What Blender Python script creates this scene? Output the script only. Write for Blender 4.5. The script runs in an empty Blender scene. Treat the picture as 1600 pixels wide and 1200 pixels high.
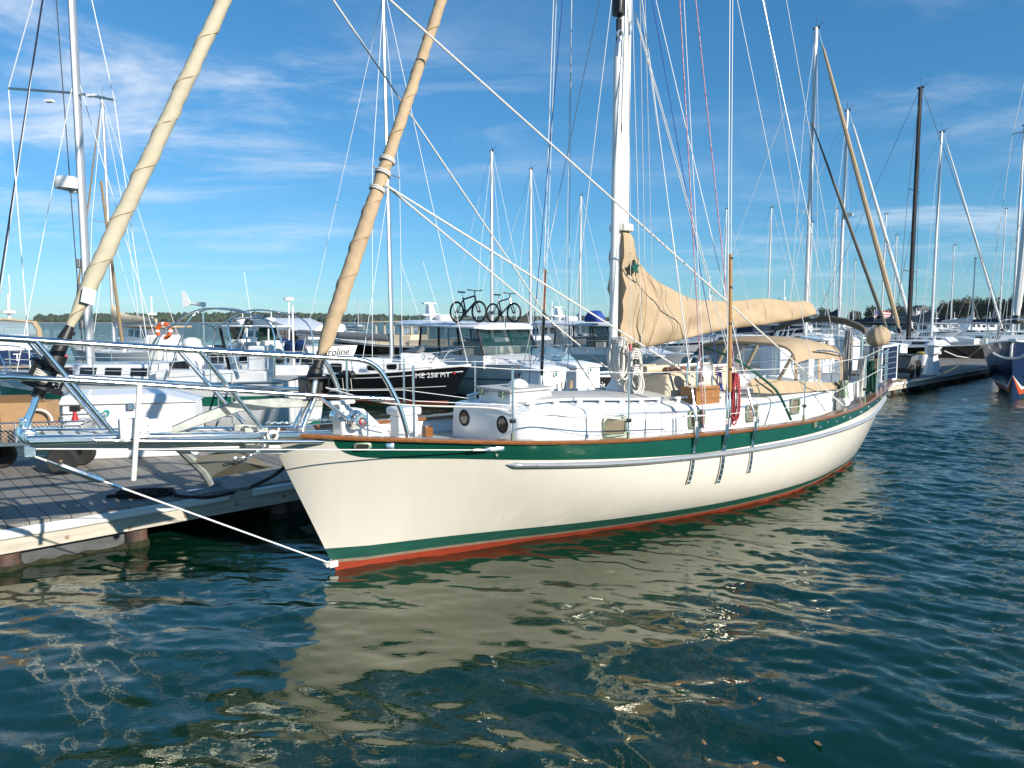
import bpy, bmesh, math, random
import numpy as np
from mathutils import Vector, Matrix, noise as mnoise
random.seed(7); RNG = np.random.RandomState(11)
PI = math.pi; R = math.radians
sc = bpy.context.scene
# ---------------------------------------------------------------- camera
FPX, CAMH, HOR = 1109.0, 2.6, 502.0          # focal length (1600 px wide frame), eye height, horizon row
PIT = math.atan((600 - HOR) / FPX)
cam = bpy.data.cameras.new('camera'); camo = bpy.data.objects.new('camera', cam)
sc.collection.objects.link(camo); sc.camera = camo
cam.sensor_width = 36; cam.lens = 36 * FPX / 1600; cam.clip_start = .05; cam.clip_end = 9000
camo.location = (0, 0, CAMH); camo.rotation_euler = (PI / 2 - PIT, 0, 0)
# ---------------------------------------------------------------- light
SUN_EL, SUN_AZ = R(23), math.atan2(.76, -.65)       # azimuth measured from +Y towards +X
sdir = Vector((math.sin(SUN_AZ) * math.cos(SUN_EL), math.cos(SUN_AZ) * math.cos(SUN_EL), math.sin(SUN_EL)))
sl = bpy.data.lights.new('sun', 'SUN'); sl.energy = 4.9; sl.angle = R(.53); sl.color = (1, .935, .835)
so = bpy.data.objects.new('sun', sl); sc.collection.objects.link(so)
so.rotation_euler = sdir.to_track_quat('Z', 'Y').to_euler()
w = bpy.data.worlds.new('World'); sc.world = w; w.use_nodes = True
nt = w.node_tree; nt.nodes.clear()
def nd(t, ty, **k):
    n = t.nodes.new(ty)
    for a, v in k.items(): setattr(n, a, v)
    return n
out = nd(nt, 'ShaderNodeOutputWorld'); bg = nd(nt, 'ShaderNodeBackground'); bg.inputs[1].default_value = .080
sky = nd(nt, 'ShaderNodeTexSky', sky_type='NISHITA', sun_disc=False, sun_elevation=SUN_EL, sun_rotation=SUN_AZ)
sky.air_density = 1.0; sky.dust_density = 0.0; sky.ozone_density = 1.6
sepc = nd(nt, 'ShaderNodeSeparateColor'); cmbc = nd(nt, 'ShaderNodeCombineColor'); nt.links.new(sky.outputs[0], sepc.inputs[0])   # saturated white balance of the photograph
def mth(op, a, b=None, t=nt, clamp=False):
    n = nd(t, 'ShaderNodeMath', operation=op, use_clamp=clamp)
    for i, x in enumerate((a, b)):
        if x is None: continue
        if isinstance(x, (int, float)): n.inputs[i].default_value = x
        else: t.links.new(x, n.inputs[i])
    return n.outputs[0]
for k, (gain, pw) in enumerate(((.42, 1.0), (1.20, .80), (1.82, .78))): nt.links.new(mth('MULTIPLY', mth('POWER', sepc.outputs[k], pw), gain), cmbc.inputs[k])
tc = nd(nt, 'ShaderNodeTexCoord'); sep = nd(nt, 'ShaderNodeSeparateXYZ'); nt.links.new(tc.outputs['Generated'], sep.inputs[0])
zz = mth('ADD', mth('MAXIMUM', sep.outputs[2], 0.0), .10)
cx_ = mth('DIVIDE', sep.outputs[0], zz); cy_ = mth('DIVIDE', sep.outputs[1], zz)
comb = nd(nt, 'ShaderNodeCombineXYZ'); nt.links.new(mth('MULTIPLY', cx_, .62), comb.inputs[0]); nt.links.new(cy_, comb.inputs[1])
def nz(scale, detail, rough, dist, vec, off):
    mp = nd(nt, 'ShaderNodeMapping'); mp.inputs['Location'].default_value = off
    nt.links.new(vec, mp.inputs[0])
    n = nd(nt, 'ShaderNodeTexNoise'); n.inputs['Scale'].default_value = scale; n.inputs['Detail'].default_value = detail
    n.inputs['Roughness'].default_value = rough; n.inputs['Distortion'].default_value = dist
    nt.links.new(mp.outputs[0], n.inputs[0]); return n.outputs[0]
n1 = nz(1.55, 9, .62, .5, comb.outputs[0], (3.1, .4, 0)); n2 = nz(.42, 3, .5, .2, comb.outputs[0], (3.1, .4, 3))
def ramp(v, a, b): 
    r_ = nd(nt, 'ShaderNodeMapRange', interpolation_type='SMOOTHSTEP'); r_.inputs[1].default_value = a; r_.inputs[2].default_value = b
    nt.links.new(v, r_.inputs[0]); return r_.outputs[0]
cl = mth('MULTIPLY', mth('MULTIPLY', ramp(n1, .44, .77), ramp(n2, .33, .56)), .88)
hz_ = ramp(sep.outputs[2], .03, .2); cl = mth('MULTIPLY', cl, mth('ADD', mth('MULTIPLY', hz_, .75), .25))
mx = nd(nt, 'ShaderNodeMixRGB'); mx.inputs[2].default_value = (8.6, 9.3, 10.2, 1)
nt.links.new(cl, mx.inputs[0]); nt.links.new(cmbc.outputs[0], mx.inputs[1])
nt.links.new(mx.outputs[0], bg.inputs[0]); nt.links.new(bg.outputs[0], out.inputs[0])
sc.view_settings.view_transform = 'Standard'; sc.view_settings.look = 'None'
sc.view_settings.gamma = 1; sc.view_settings.use_curve_mapping = False; sc.view_settings.exposure = 0.44
sc.render.engine = 'CYCLES'; sc.cycles.max_bounces = 8; sc.cycles.transparent_max_bounces = 12
sc.cycles.caustics_reflective = False; sc.cycles.caustics_refractive = False
# ---------------------------------------------------------------- layout helpers
def ray(px, py):
    x = (px - 800) / FPX; d = (py - 600) / FPX
    return Vector((x, math.cos(PIT) - d * math.sin(PIT), -math.sin(PIT) - d * math.cos(PIT)))
def at(px, py, Y):                                   # point at forward distance Y
    r = ray(px, py); return Vector((0, 0, CAMH)) + r * (Y / r.y)
def gnd(px, py, z=0):                                # point on the level z
    r = ray(px, py); return Vector((0, 0, CAMH)) + r * ((z - CAMH) / r.z)
BTH = R(40); BO = gnd(523, 888); BU = Vector((math.cos(BTH), math.sin(BTH))); BN = Vector((-math.sin(BTH), math.cos(BTH)))
def bl(px, py, lat):                                 # boat frame (aft, starboard, up) on the plane `lat` metres to port
    r = ray(px, py); q = Vector((-BO.x, -BO.y)); a = -(q.dot(BN)); d = -(Vector((r.x, r.y)).dot(BN)); t = (lat - a) / d
    p = Vector((r.x * t - BO.x, r.y * t - BO.y)); return Vector((p.dot(BU), -lat, CAMH + r.z * t))
def spl(xs, ys):                                     # smooth curve through points
    xs = np.array(xs, float); ys = np.array(ys, float); dx = np.diff(xs); sl_ = np.diff(ys) / dx
    m = np.empty_like(ys); m[0] = sl_[0]; m[-1] = sl_[-1]
    m[1:-1] = (sl_[:-1] * dx[1:] + sl_[1:] * dx[:-1]) / (dx[1:] + dx[:-1])
    def fn(x):
        i = int(min(max(np.searchsorted(xs, x) - 1, 0), len(xs) - 2)); x = min(max(x, xs[0]), xs[-1])
        h = dx[i]; t = (x - xs[i]) / h
        return float((2*t**3 - 3*t*t + 1)*ys[i] + (t**3 - 2*t*t + t)*h*m[i] + (-2*t**3 + 3*t*t)*ys[i+1] + (t**3 - t*t)*h*m[i+1])
    return fn
# ---------------------------------------------------------------- mesh helpers
COL = sc.collection
class MB:
    def __init__(s): s.v = []; s.f = []; s.m = []
    def add(s, vs, fs, m=0):
        o = len(s.v); s.v += [tuple(p) for p in vs]; s.f += [tuple(i + o for i in f) for f in fs]; s.m += [m] * len(fs); return s
    def hexa(s, p, m=0):                             # 4 bottom points, 4 top points
        return s.add(p, [(3, 2, 1, 0), (4, 5, 6, 7), (0, 1, 5, 4), (1, 2, 6, 5), (2, 3, 7, 6), (3, 0, 4, 7)], m)
    def box(s, x0, x1, y0, y1, z0, z1, m=0, tx=0, ty=0):    # tx, ty: top inset
        return s.hexa([(x0, y0, z0), (x1, y0, z0), (x1, y1, z0), (x0, y1, z0), (x0+tx, y0+ty, z1), (x1-tx, y0+ty, z1), (x1-tx, y1-ty, z1), (x0+tx, y1-ty, z1)], m)
    def loft(s, rings, m=0, closed=True, caps=True):
        n = len(rings[0]); vs = [p for r in rings for p in r]; fs = []
        for i in range(len(rings) - 1):
            for j in range(n if closed else n - 1):
                k = (j + 1) % n; fs.append((i*n + j, i*n + k, (i+1)*n + k, (i+1)*n + j))
        if caps and closed: fs.append(tuple(range(n - 1, -1, -1))); fs.append(tuple((len(rings)-1)*n + j for j in range(n)))
        return s.add(vs, fs, m)
    def tube(s, pts, r, n=8, m=0, caps=True, sx=1, sy=1):
        pts = [Vector(p) for p in pts]; P = [pts[0]]
        for p in pts[1:]:
            if (p - P[-1]).length > 1e-6: P.append(p)
        if len(P) < 2: return s
        rs = r if isinstance(r, (list, tuple)) else [r] * len(P); rings = []; t0 = (P[1] - P[0]).normalized()
        a = Vector((0, 0, 1)) if abs(t0.z) < .9 else Vector((1, 0, 0)); u = t0.cross(a).normalized()
        for i, p in enumerate(P):
            t = (P[min(i+1, len(P)-1)] - P[max(i-1, 0)])
            t = t.normalized() if t.length > 1e-9 else t0
            u = (u - t * u.dot(t)); u = u.normalized() if u.length > 1e-6 else t.orthogonal().normalized(); v = t.cross(u)
            q = rs[min(i, len(rs) - 1)]
            rings.append([p + (u * math.cos(2*PI*k/n) * sx + v * math.sin(2*PI*k/n) * sy) * q for k in range(n)])
        return s.loft(rings, m, True, caps)
    def lathe(s, prof, n=16, c=(0, 0, 0), ax='z', m=0):
        rings = []
        for r, h in prof:
            rg = []
            for k in range(n):
                a = 2*PI*k/n; x, y = r * math.cos(a), r * math.sin(a)
                p = (x, y, h) if ax == 'z' else ((h, x, y) if ax == 'x' else (x, h, y))
                rg.append((c[0]+p[0], c[1]+p[1], c[2]+p[2]))
            rings.append(rg)
        return s.loft(rings, m)
    def prism(s, pts, d, m=0):                       # extrude an outline of 3d points by vector d
        pts = [Vector(p) for p in pts]; n = len(pts); d = Vector(d); vs = pts + [p + d for p in pts]
        return s.add(vs, [tuple(range(n-1, -1, -1)), tuple(range(n, 2*n))] + [(i, (i+1) % n, n + (i+1) % n, n + i) for i in range(n)], m)
    def torus(s, c, R0, r, n=20, k=8, ax='z', m=0, a0=0, a1=2*PI):
        full = abs(a1 - a0 - 2*PI) < 1e-6; pts = []
        for i in range(n + (0 if full else 1)):
            a = a0 + (a1 - a0) * i / n; x, y = R0 * math.cos(a), R0 * math.sin(a)
            q = (x, y, 0) if ax == 'z' else ((0, x, y) if ax == 'x' else (x, 0, y)); pts.append(Vector(c) + Vector(q))
        if not full: return s.tube(pts, r, k, m)
        rings = []; A = {'z': Vector((0, 0, 1)), 'x': Vector((1, 0, 0)), 'y': Vector((0, 1, 0))}[ax]
        for p in pts:
            d = (p - Vector(c)).normalized(); rings.append([p + (d * math.cos(2*PI*j/k) + A * math.sin(2*PI*j/k)) * r for j in range(k)])
        rings.append(rings[0]); return s.loft(rings, m, True, False)
    def build(s, name, mats, parent=None, smooth=40, bevel=0, kind=None, loc=None):
        me = bpy.data.meshes.new(name); me.from_pydata(s.v, [], s.f)
        if not isinstance(mats, (list, tuple)): mats = [mats]
        for x in mats: me.materials.append(MT[x])
        if len(mats) > 1: me.polygons.foreach_set('material_index', s.m)
        bm = bmesh.new(); bm.from_mesh(me); bmesh.ops.recalc_face_normals(bm, faces=bm.faces); bm.to_mesh(me); bm.free()
        if smooth: 
            me.polygons.foreach_set('use_smooth', [True] * len(me.polygons)); me.set_sharp_from_angle(angle=R(smooth))
        return link(name, me, parent, bevel, kind, loc)
def link(name, me, parent=None, bevel=0, kind=None, loc=None):
    o = bpy.data.objects.new(name, me); COL.objects.link(o)
    if parent: o.parent = parent
    if loc: o.location = loc
    if bevel:
        b = o.modifiers.new('bevel', 'BEVEL'); b.width = bevel; b.segments = 2; b.limit_method = 'ANGLE'; b.angle_limit = R(40)
    if kind: o['kind'] = kind
    return o
def tag(o, label, cat, group=None):
    o['label'] = label; o['category'] = cat
    if group: o['group'] = group
    return o
def thing(name, label, cat, loc=(0, 0, 0), rz=0, group=None):
    o = bpy.data.objects.new(name, None); COL.objects.link(o); o.location = loc; o.rotation_euler = (0, 0, rz); o.empty_display_size = .2
    return tag(o, label, cat, group)
def sub(name, parent, shape, mat, **k):              # one part from a one-line shape
    mb = MB(); shape(mb); return mb.build(name, mat, parent, **k)
def clone(o, parent, name=None):
    c = bpy.data.objects.new(name or o.name.split('.')[0], o.data); COL.objects.link(c); c.parent = parent; return c
def tx(body, size, mat, parent, M4, name='lettering', ext=.002, sx=1, shear=0, align='CENTER'):
    cu = bpy.data.curves.new('t', 'FONT'); cu.body = body; cu.size = size; cu.extrude = ext; cu.align_x = align; cu.align_y = 'CENTER'; cu.shear = shear; cu.resolution_u = 3
    ob = bpy.data.objects.new('t', cu); COL.objects.link(ob); me = bpy.data.meshes.new_from_object(ob)
    bpy.data.objects.remove(ob); bpy.data.curves.remove(cu); me.transform(M4 @ Matrix.Diagonal((sx, 1, 1, 1))); me.materials.clear(); me.materials.append(MT[mat])
    return link(name, me, parent)
def frame(o, x, y):                                  # matrix with text x axis, y axis at o
    x = Vector(x).normalized(); y = Vector(y); y = (y - x * y.dot(x)).normalized(); z = x.cross(y)
    return Matrix(((x.x, y.x, z.x, o[0]), (x.y, y.y, z.y, o[1]), (x.z, y.z, z.z, o[2]), (0, 0, 0, 1)))
def arc(c, r, a0, a1, n, ex, ey):
    return [Vector(c) + Vector(ex) * r * math.cos(a0 + (a1-a0)*i/n) + Vector(ey) * r * math.sin(a0 + (a1-a0)*i/n) for i in range(n+1)]
def smoothpath(pts, n=6):                            # Catmull-Rom
    P = [Vector(p) for p in pts]; P = [P[0]*2 - P[1]] + P + [P[-1]*2 - P[-2]]; o = []
    for i in range(1, len(P) - 2):
        for k in range(n):
            t = k / n; a, b, c, d = P[i-1], P[i], P[i+1], P[i+2]
            o.append(.5 * ((2*b) + (c - a)*t + (2*a - 5*b + 4*c - d)*t*t + (3*b - a - 3*c + d)*t**3))
    return o + [P[-2]]
# ---------------------------------------------------------------- materials
MT = {}
def M(name, col, rough=.5, metal=0, var=.08, scale=6, bump=0, bscale=40, coat=0, spec=.5, stretch=(1, 1, 1), col2=None, alpha=1, ior=None):
    m = bpy.data.materials.new(name); m.use_nodes = True; t = m.node_tree; b = t.nodes['Principled BSDF']
    b.inputs['Roughness'].default_value = rough; b.inputs['Metallic'].default_value = metal; b.inputs['Specular IOR Level'].default_value = spec
    b.inputs['Coat Weight'].default_value = coat; b.inputs['Coat Roughness'].default_value = .06; b.inputs['Alpha'].default_value = alpha
    if ior: b.inputs['IOR'].default_value = ior
    c = (*col, 1); b.inputs['Base Color'].default_value = c
    if var or col2 or bump:
        co = nd(t, 'ShaderNodeTexCoord'); mp = nd(t, 'ShaderNodeMapping'); mp.inputs['Scale'].default_value = stretch
        t.links.new(co.outputs['Object'], mp.inputs[0])
    if var or col2:
        n = nd(t, 'ShaderNodeTexNoise'); n.inputs['Scale'].default_value = scale; n.inputs['Detail'].default_value = 6; n.inputs['Roughness'].default_value = .65
        t.links.new(mp.outputs[0], n.inputs[0]); mr = nd(t, 'ShaderNodeMapRange'); mr.inputs[1].default_value = .32; mr.inputs[2].default_value = .68
        t.links.new(n.outputs[0], mr.inputs[0]); x = nd(t, 'ShaderNodeMixRGB'); t.links.new(mr.outputs[0], x.inputs[0])
        x.inputs[1].default_value = (*[q * (1 - var) for q in col], 1); x.inputs[2].default_value = (*(col2 or [min(1, q * (1 + var * .6)) for q in col]), 1)
        t.links.new(x.outputs[0], b.inputs['Base Color'])
    if bump:
        n = nd(t, 'ShaderNodeTexNoise'); n.inputs['Scale'].default_value = bscale; n.inputs['Detail'].default_value = 4; t.links.new(mp.outputs[0], n.inputs[0])
        bp = nd(t, 'ShaderNodeBump'); bp.inputs['Strength'].default_value = bump; bp.inputs['Distance'].default_value = .02
        t.links.new(n.outputs[0], bp.inputs['Height']); t.links.new(bp.outputs[0], b.inputs['Normal'])
    MT[name] = m; return m
M('cream', (.73, .675, .575), .24, coat=.45, var=.05, scale=1.5, stretch=(1.6, 1.6, .45), bump=.05, bscale=1.6); M('white', (.80, .80, .78), .3, coat=.3, var=.03, scale=2)
M('gelcoat', (.80, .80, .79), .28, coat=.3, var=.05, scale=1.2); M('offwhite', (.74, .72, .66), .45, var=.06, scale=3)
M('deck_grey', (.50, .49, .46), .75, var=.12, scale=9, bump=.25, bscale=90); M('deck_sand', (.52, .47, .40), .8, var=.14, scale=7, bump=.25, bscale=80)
M('green', (.005, .072, .045), .2, coat=.6, var=.12, scale=3); M('green_dull', (.012, .085, .06), .5, var=.25, scale=5, stretch=(1, 1, 6))
M('red_bottom', (.33, .040, .014), .65, var=.25, scale=5, stretch=(1, 1, 4)); M('scum', (.28, .20, .14), .8, var=.35, scale=8, stretch=(1, 1, 8))
M('teak', (.25, .095, .026), .28, coat=.7, var=.35, scale=3, stretch=(1, 14, 14)); M('teak_grey', (.27, .22, .17), .7, var=.25, scale=4, stretch=(1, 10, 10))
M('pole_wood', (.42, .20, .045), .3, coat=.6, var=.22, scale=4, stretch=(12, 12, 1)); M('pole_red', (.13, .045, .02), .4, coat=.4, var=.25, scale=4, stretch=(12, 12, 1))
M('steel', (.95, .92, .88), .17, 1, var=.06, scale=4); M('steel_dull', (.74, .73, .71), .30, 1, var=.1, scale=6); M('galv', (.38, .40, .37), .55, .75, var=.3, scale=9)
M('galv_rust', (.34, .36, .33), .6, .6, var=.2, scale=4, col2=(.30, .23, .16)); M('alu', (.62, .63, .64), .35, .9, var=.06, scale=3)
M('mast_white', (.80, .79, .76), .28, coat=.25, var=.05, scale=2, stretch=(4, 4, .6)); M('mast_grey', (.50, .51, .52), .38, .55, var=.08, scale=2); M('mast_black', (.008, .008, .010), .55, var=.1, spec=.25)
M('wire', (.62, .62, .61), .35, .7, var=0); M('wire_white', (.72, .72, .70), .5, var=0); M('wire_dark', (.06, .065, .075), .5, var=0)
M('black', (.012, .012, .013), .45, var=.1); M('rubber', (.022, .021, .02), .75, var=.2, scale=20); M('black_gloss', (.006, .006, .008), .12, coat=.8, var=.05)
M('navy', (.010, .022, .075), .18, coat=.8, var=.06); M('navy_cloth', (.012, .02, .05), .85, var=.2); M('blue_cloth', (.02, .06, .30), .8, var=.15); M('ltblue', (.20, .34, .44), .5, var=.12)
M('tan', (.455, .345, .222), .85, var=.10, scale=5, bump=.12, bscale=160, spec=.2); M('jib_tan', (.47, .345, .215), .8, var=.12, scale=6, stretch=(1, 1, .6), bump=.1, bscale=120, spec=.2)
M('jib_cream', (.50, .445, .32), .8, var=.10, scale=6, bump=.1, bscale=120, spec=.2); M('tan_dark', (.27, .185, .10), .7, var=.1); M('sail_white', (.70, .69, .66), .75, var=.1, bump=.15, bscale=30)
M('canvas_cream', (.62, .52, .37), .85, var=.1, bump=.15, bscale=90); M('grey_cloth', (.13, .14, .15), .85, var=.15); M('gallows', (.11, .10, .075), .5, var=.15)
M('rope_white', (.72, .69, .63), .85, var=.22, scale=60, bump=.4, bscale=160); M('rope_grey', (.36, .34, .31), .9, var=.25, scale=60); M('rope_green', (.005, .075, .05), .85, var=.3, scale=50)
M('rope_black', (.01, .01, .012), .9, var=.3, scale=50); M('rope_tan', (.52, .38, .20), .85, var=.2, scale=50); M('rope_red', (.40, .016, .025), .8, var=.1, scale=45, col2=(.50, .10, .11)); M('rail_silver', (.62, .62, .62), .28, .55, var=.12, scale=3); M('rope_blue', (.02, .05, .30), .8, var=.3, scale=50)
M('rope_pink', (.45, .03, .07), .8, var=.1, scale=28, col2=(.72, .55, .58)); M('dorade_wood', (.34, .15, .04), .3, coat=.6, var=.22, scale=4, stretch=(1, 9, 9))
M('bronze', (.22, .27, .20), .5, .6, var=.25, scale=14); M('port_glass', (.20, .17, .12), .12, var=.2, scale=6); M('dark_glass', (.012, .014, .016), .06, var=0); M('green_glass', (.012, .06, .05), .06, var=.5, scale=.8)
M('blue_glass', (.06, .09, .12), .08, var=.3, scale=1); M('solar', (.008, .012, .05), .12, var=.1); M('orange', (.62, .10, .02), .5, var=.08); M('red', (.45, .015, .018), .5, var=.1); M('boot_orange', (.55, .09, .025), .4, var=.1)
M('teal', (.03, .30, .28), .5, var=.05); M('stripe_green', (.015, .15, .095), .3, coat=.4, var=.1); M('cardboard', (.42, .25, .12), .85, var=.12, scale=8); M('print_blue', (.06, .30, .50), .5, var=.5, scale=14, col2=(.6, .7, .75))
M('brown', (.16, .08, .03), .6, var=.2); M('yellow', (.55, .42, .03), .5, var=.1); M('plastic_white', (.76, .77, .77), .5, var=.05, scale=4); M('poly_grey', (.20, .21, .22), .6, var=.12)
M('plank', (.25, .237, .210), .85, var=.22, scale=3, stretch=(14, .9, 3), bump=.3, bscale=30); M('plank_b', (.205, .196, .176), .85, var=.22, scale=3, stretch=(14, .9, 3), bump=.3, bscale=30); M('plank_c', (.285, .268, .235), .85, var=.2, scale=3, stretch=(14, .9, 3), bump=.3, bscale=30)
M('fascia', (.52, .47, .38), .8, var=.2, scale=3, stretch=(.8, 4, 9), bump=.2, bscale=20); M('strip_white', (.78, .78, .76), .5, var=.07, scale=3); M('float_grey', (.085, .09, .09), .75, var=.4, scale=5); M('float_pipe', (.06, .056, .052), .7, var=.5, scale=6, col2=(.15, .075, .05))
M('weed', (.022, .024, .008), .95, var=.6, scale=20, bump=.8, bscale=30); M('bolt', (.30, .22, .14), .6, var=.3); M('land', (.035, .05, .02), .95, var=.3, scale=.05); M('sand', (.30, .25, .18), .95, var=.2, scale=.05)
M('leaf_a', (.032, .052, .022), .85, var=.5, scale=.25); M('leaf_b', (.048, .068, .024), .85, var=.4, scale=.3); M('leaf_c', (.115, .090, .030), .85, var=.4, scale=.3); M('bark', (.09, .065, .045), .9, var=.3); M('leaf_float', (.42, .22, .10), .7, var=.3)
M('roof', (.09, .085, .085), .8, var=.2); M('house', (.62, .61, .58), .7, var=.05); M('flag_red', (.5, .03, .04), .8, var=.1); M('flag_blue', (.02, .03, .14), .8, var=.1); M('skin_grey', (.22, .23, .26), .6, var=.1)
# clear vinyl / thin glass
def clear(name, col, fac):
    m = bpy.data.materials.new(name); m.use_nodes = True; t = m.node_tree; b = t.nodes['Principled BSDF']; o = t.nodes['Material Output']
    b.inputs['Base Color'].default_value = (*col, 1); b.inputs['Roughness'].default_value = .06; tr = nd(t, 'ShaderNodeBsdfTransparent'); tr.inputs[0].default_value = (.86, .90, .92, 1)
    x = nd(t, 'ShaderNodeMixShader'); x.inputs[0].default_value = fac; t.links.new(tr.outputs[0], x.inputs[1]); t.links.new(b.outputs[0], x.inputs[2]); t.links.new(x.outputs[0], o.inputs[0]); MT[name] = m
clear('vinyl', (.5, .56, .6), .30); clear('tint_glass', (.01, .05, .045), .62); clear('shade_glass', (.02, .025, .03), .6)
# ================================================================ WATER
m = bpy.data.materials.new('water'); m.use_nodes = True; t = m.node_tree; b = t.nodes['Principled BSDF']; MT['water'] = m
b.inputs['Base Color'].default_value = (.0014, .0200, .0095, 1); b.inputs['Specular Tint'].default_value = (.98, 1, .72, 1); b.inputs['Roughness'].default_value = .035; b.inputs['IOR'].default_value = 2.0
co = nd(t, 'ShaderNodeTexCoord')
def wn(scale, detail, st, rot):
    mp = nd(t, 'ShaderNodeMapping'); mp.inputs['Scale'].default_value = st; mp.inputs['Rotation'].default_value = (0, 0, rot); t.links.new(co.outputs['Object'], mp.inputs[0])
    n = nd(t, 'ShaderNodeTexNoise'); n.inputs['Scale'].default_value = scale; n.inputs['Detail'].default_value = detail; n.inputs['Roughness'].default_value = .6; t.links.new(mp.outputs[0], n.inputs[0]); return n.outputs[0]
geo = nd(t, 'ShaderNodeNewGeometry'); ln = nd(t, 'ShaderNodeVectorMath', operation='LENGTH'); t.links.new(geo.outputs['Position'], ln.inputs[0])
far = nd(t, 'ShaderNodeMapRange'); far.inputs[1].default_value = 12; far.inputs[2].default_value = 60; far.inputs[3].default_value = 0; far.inputs[4].default_value = 1; t.links.new(ln.outputs['Value'], far.inputs[0])
b1 = nd(t, 'ShaderNodeBump'); b1.inputs['Distance'].default_value = .035; b1.inputs['Strength'].default_value = .06; t.links.new(wn(11, 3, (1, 1.7, 1), .5), b1.inputs['Height'])
b2 = nd(t, 'ShaderNodeBump'); b2.inputs['Distance'].default_value = .30; t.links.new(wn(1.5, 6, (1, 1.9, 1), .3), b2.inputs['Height']); t.links.new(mth('MULTIPLY', far.outputs[0], .75, t), b2.inputs['Strength'])
t.links.new(b1.outputs[0], b2.inputs['Normal']); t.links.new(b2.outputs[0], b.inputs['Normal'])
def graded(lo, hi, step, lim0, lim1, gr):
    a = list(np.arange(lo, hi, step)); s = step; x = a[-1]
    while x < lim1: s *= gr; x += s; a.append(x)
    s = step; x = lo; pre = []
    while x > lim0: s *= gr; x -= s; pre.append(x)
    return np.array(pre[::-1] + a)
gx = graded(-9, 12.5, .031, -2600, 2600, 1.045); gy = graded(2.2, 16.5, .029, -40, 2600, 1.03)
X, Y = np.meshgrid(gx.astype(np.float32), gy.astype(np.float32)); SX = np.maximum(np.gradient(gx)[None, :], np.gradient(gy)[:, None]).astype(np.float32); Z = np.zeros_like(X)
# calmer patch beside the near bow, livelier further right
act = .47 + .53 / (1 + np.exp(-(X - 1.6) * .8)) + .14 * np.sin(X * .55 + .8) * np.sin(Y * .6 + 1.3); fine = 1 / (1 + np.exp(-(X - 1.5))); W1 = .5 * np.sin(X * .37); W2 = .5 * np.sin(Y * .43)
for i in range(96):
    lam = .105 * (1.25 / .105) ** RNG.rand(); th = R(62) + RNG.randn() * .55 + (PI if RNG.rand() < .2 else 0); k = 2*PI / lam
    slope = .0175 * (1.0 if lam > .3 else 1.05); a = slope / k * math.sqrt(2)
    Z += a * np.clip(lam / (2.2 * SX) - 1, 0, 1) * ((act + .25 * fine if lam < .22 else act) if lam < 1.0 else .75) * np.sin(k * (X * math.cos(th) + Y * math.sin(th)) + RNG.rand() * 6.28 + W1 * math.cos(i) + W2 * math.sin(2*i))
for i in range(10):
    lam = 3 + 6 * RNG.rand(); th = R(60) + RNG.randn() * .5; k = 2*PI / lam
    Z += .012 / k * np.clip(lam / (2.2 * SX) - 1, 0, 1) * np.sin(k * (X * math.cos(th) + Y * math.sin(th)) + RNG.rand() * 6.28)
ny, nx = X.shape; vs = np.stack([X, Y, Z], -1).reshape(-1, 3); idx = np.arange(ny * nx).reshape(ny, nx)
q = np.stack([idx[:-1, :-1], idx[:-1, 1:], idx[1:, 1:], idx[1:, :-1]], -1).reshape(-1, 4)
me = bpy.data.meshes.new('water'); me.vertices.add(len(vs)); me.vertices.foreach_set('co', vs.astype(np.float32).ravel())
me.loops.add(q.size); me.loops.foreach_set('vertex_index', q.astype(np.int32).ravel()); me.polygons.add(len(q)); me.polygons.foreach_set('loop_start', np.arange(0, q.size, 4, dtype=np.int32))
me.update(); me.polygons.foreach_set('use_smooth', np.ones(len(q), bool)); me.materials.append(MT['water']); link('water', me, kind='structure')
print('water', len(q))
# ================================================================ FAR SHORE
def ridge(name, pts, depth, mat, kind='structure'):          # pts: (x, y, height) crest line seen from the water
    mb = MB(); rings = []
    for x, y, h in pts: rings.append([(x, y - depth * .15, -.5), (x, y, 1.2), (x, y + depth * .25, h * .75), (x, y + depth * .6, h), (x, y + depth, -.5)])
    mb.loft(rings, 0, False, False); return mb.build(name, mat, None, kind=kind)
FY = 1250
px_ = list(range(-500, 2200, 45)); pts = []
hh = spl([-500, 60, 160, 300, 420, 520, 620, 760, 900, 960, 1100, 1300, 1500, 2200], [9, 6, 7.5, 9, 9.5, 8, 6.5, 5, 5, 4, 3, 3, 3, 3])
for p in px_: q_ = at(p, 502, FY + (p - 60) * .25); pts.append((q_.x, q_.y, hh(p)))
ridge('far_shore_hills', pts, 260, 'land')
mb = MB()
for i in range(len(pts) - 1):
    a, c = pts[i], pts[i+1]; mb.add([(a[0], a[1] - 45, -.2), (c[0], c[1] - 45, -.2), (c[0], c[1] - 5, 1.6), (a[0], a[1] - 5, 1.6)], [(0, 1, 2, 3)])
mb.build('far_beach', 'sand', kind='structure')
def blob(mb, c, r, h, m=0, rnd=random):                       # rough little crown made of facets
    n = 7; rings = []
    for k, (f, z) in enumerate(((.35, 0), (.95, .25), (1, .55), (.62, .85), (.1, 1.0))):
        o = rnd.random() * 6; rings.append([(c[0] + math.cos(o*.1 + 2*PI*j/n) * r * f * (.7 + .6*rnd.random()), c[1] + math.sin(o*.1 + 2*PI*j/n) * r * f * (.7 + .6*rnd.random()), c[2] + h * z * (.9 + .25*rnd.random())) for j in range(n)])
    mb.loft(rings, m)
mb = MB()
for p in np.arange(60, 1310, 1.35):
    for row in range(2):
        q_ = at(p + random.uniform(-3, 3), 502, FY + (p - 60) * .25 + row * 70 + random.uniform(-8, 40)); f = hh(p)
        z0 = .5 + row * f * .72; blob(mb, (q_.x, q_.y, z0), random.uniform(4, 7.5), random.uniform(5.5, 11) * (.5 + f / 12), random.choice((0, 0, 1)))
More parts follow.
